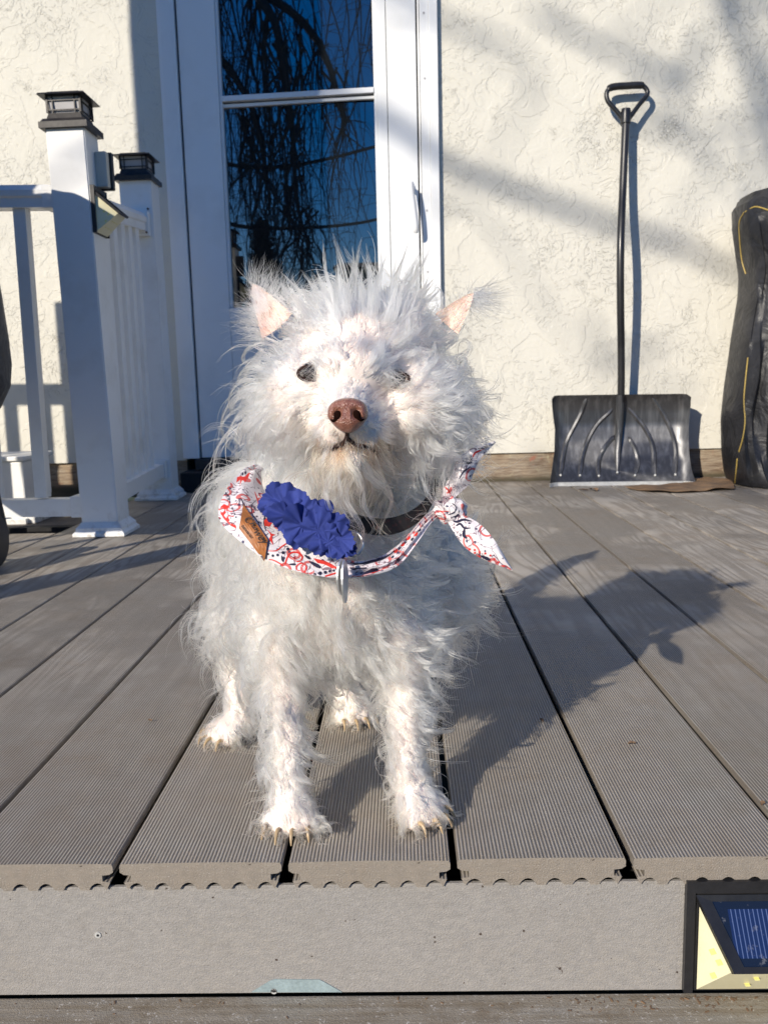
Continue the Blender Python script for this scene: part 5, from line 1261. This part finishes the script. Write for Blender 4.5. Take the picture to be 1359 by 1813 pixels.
ear_pts = [Vector(fb0).lerp(Vector(fb1), er_.random()).lerp(Vector(ft), er_.random()*.6)+Vector((0, -.004, 0)) for i in range(34)]
tuft('ear_tuft', ear_pts, 3, (.004, .009), [(ft-p).normalized()+Vector((0, -.25, .1)) for p in ear_pts], 13, .18, .00016)
tuft('brow_tuft', [on_body(x, y, .001) for x, y in ((566, 650), (558, 646), (548, 645), (538, 647))], 11, (.012, .022), [Vector((-.7, -.45, -.45)), Vector((-.5, -.5, -.6)), Vector((-.5, -.5, -.5)), Vector((-.6, -.4, -.4))], 14, .16, .00020)
tuft('brow_tuft', [on_body(x, y, .001) for x, y in ((682, 662), (690, 656), (700, 655), (712, 656))], 16, (.014, .026), [Vector((.7, -.45, -.45)), Vector((.5, -.5, -.6)), Vector((.3, -.5, -.7)), Vector((.6, -.4, -.4))], 15, .20, .00020)
tuft('brow_tuft', [on_body(x, y, .001) for x, y in ((574, 676), (560, 680), (690, 686), (704, 690))], 12, (.010, .018), [Vector((-.8, -.35, .25)), Vector((-.8, -.35, .2)), Vector((.8, -.35, .3)), Vector((.8, -.35, .2))], 16, .22, .00020)
mp = [on_body(x, y, -.001) for x, y in ((548, 806), (554, 801), (562, 796), (572, 792), (582, 789), (592, 786), (602, 782), (612, 780), (622, 781), (632, 783), (643, 786), (655, 788), (667, 792), (678, 797), (686, 803))]
md_ = [Vector(((p.x-NOSE.x)*14, -.55, -.75)) for p in mp]
tuft('lip_fringe', mp, 9, (.007, .013), md_, 31, .28, .00020, tint=.86)
tuft('lip_fringe', [p+Vector((0, 0, .004)) for p in mp], 10, (.009, .016), md_, 32, .28, .00020, tint=.10)
tuft('lip_fringe', [p+Vector((0, 0, -.005)) for p in mp], 8, (.008, .013), md_, 33, .30, .00020, tint=.55)
cr0 = [on_body(x, y, 0, .80) for x, y in ((600, 545), (625, 540), (650, 540), (680, 545), (705, 550))]
def locks(name, px_range, n_l, per, Lr, seed, lean, py=545, Y=.80):
    rg_ = np.random.default_rng(seed); K = 10; out = []; U = np.linspace(0, 1, K)[:, None]
    for i in range(n_l):
        x = rg_.uniform(*px_range); r0 = np.array(tuple(on_body(x, py+rg_.uniform(-2, 34), 0, Y))); L_ = rg_.uniform(*Lr)
        d0 = nrmz(np.array([lean(x)+rg_.normal(0, .10), rg_.normal(-.05, .15), 1.])); b_ = np.array([rg_.normal(0, .35), rg_.normal(0, .2), -.15]); ax_ = nrmz(np.cross(d0, rg_.normal(size=3))); ph = rg_.uniform(0, 6)
        for k in range(per):
            o_ = rg_.normal(0, .0026, 3)*(1-.88*U**.8); l_ = L_*rg_.uniform(.75, 1.05)
            out.append(r0+o_+d0*l_*U+b_*l_*.30*U**2+ax_*l_*.07*(np.sin(ph+5*U)-math.sin(ph))*U)
    n = len(out); pos = np.array(out, np.float32); c_ = bpy.data.hair_curves.new(name); c_.add_curves([K]*n); c_.position_data.foreach_set('vector', pos.reshape(-1)); u_ = U[:, 0]
    ra = c_.attributes.get('radius') or c_.attributes.new('radius', 'FLOAT', 'POINT'); ra.data.foreach_set('value', np.tile(.00024*np.clip(1.05-u_**2, .15, 1), n).astype(np.float32))
    ta = c_.attributes.new('tint', 'FLOAT', 'CURVE'); ta.data.foreach_set('value', np.full(n, .04, np.float32)); va = c_.attributes.new('shade', 'FLOAT', 'CURVE'); va.data.foreach_set('value', rg_.random(n).astype(np.float32))
    c_.materials.append(furm); o = bpy.data.objects.new(name, c_); COL.objects.link(o); o.parent = dog; o.matrix_parent_inverse = dog.matrix_basis.inverted(); o['kind'] = 'stuff'
locks('crown_tuft', (588, 715), 34, 15, (.040, .066), 6, lambda x: (x-630)/190)
locks('crown_tuft', (520, 600), 16, 14, (.030, .044), 7, lambda x: -.55)
locks('crown_tuft', (690, 745), 14, 14, (.030, .044), 8, lambda x: .75)
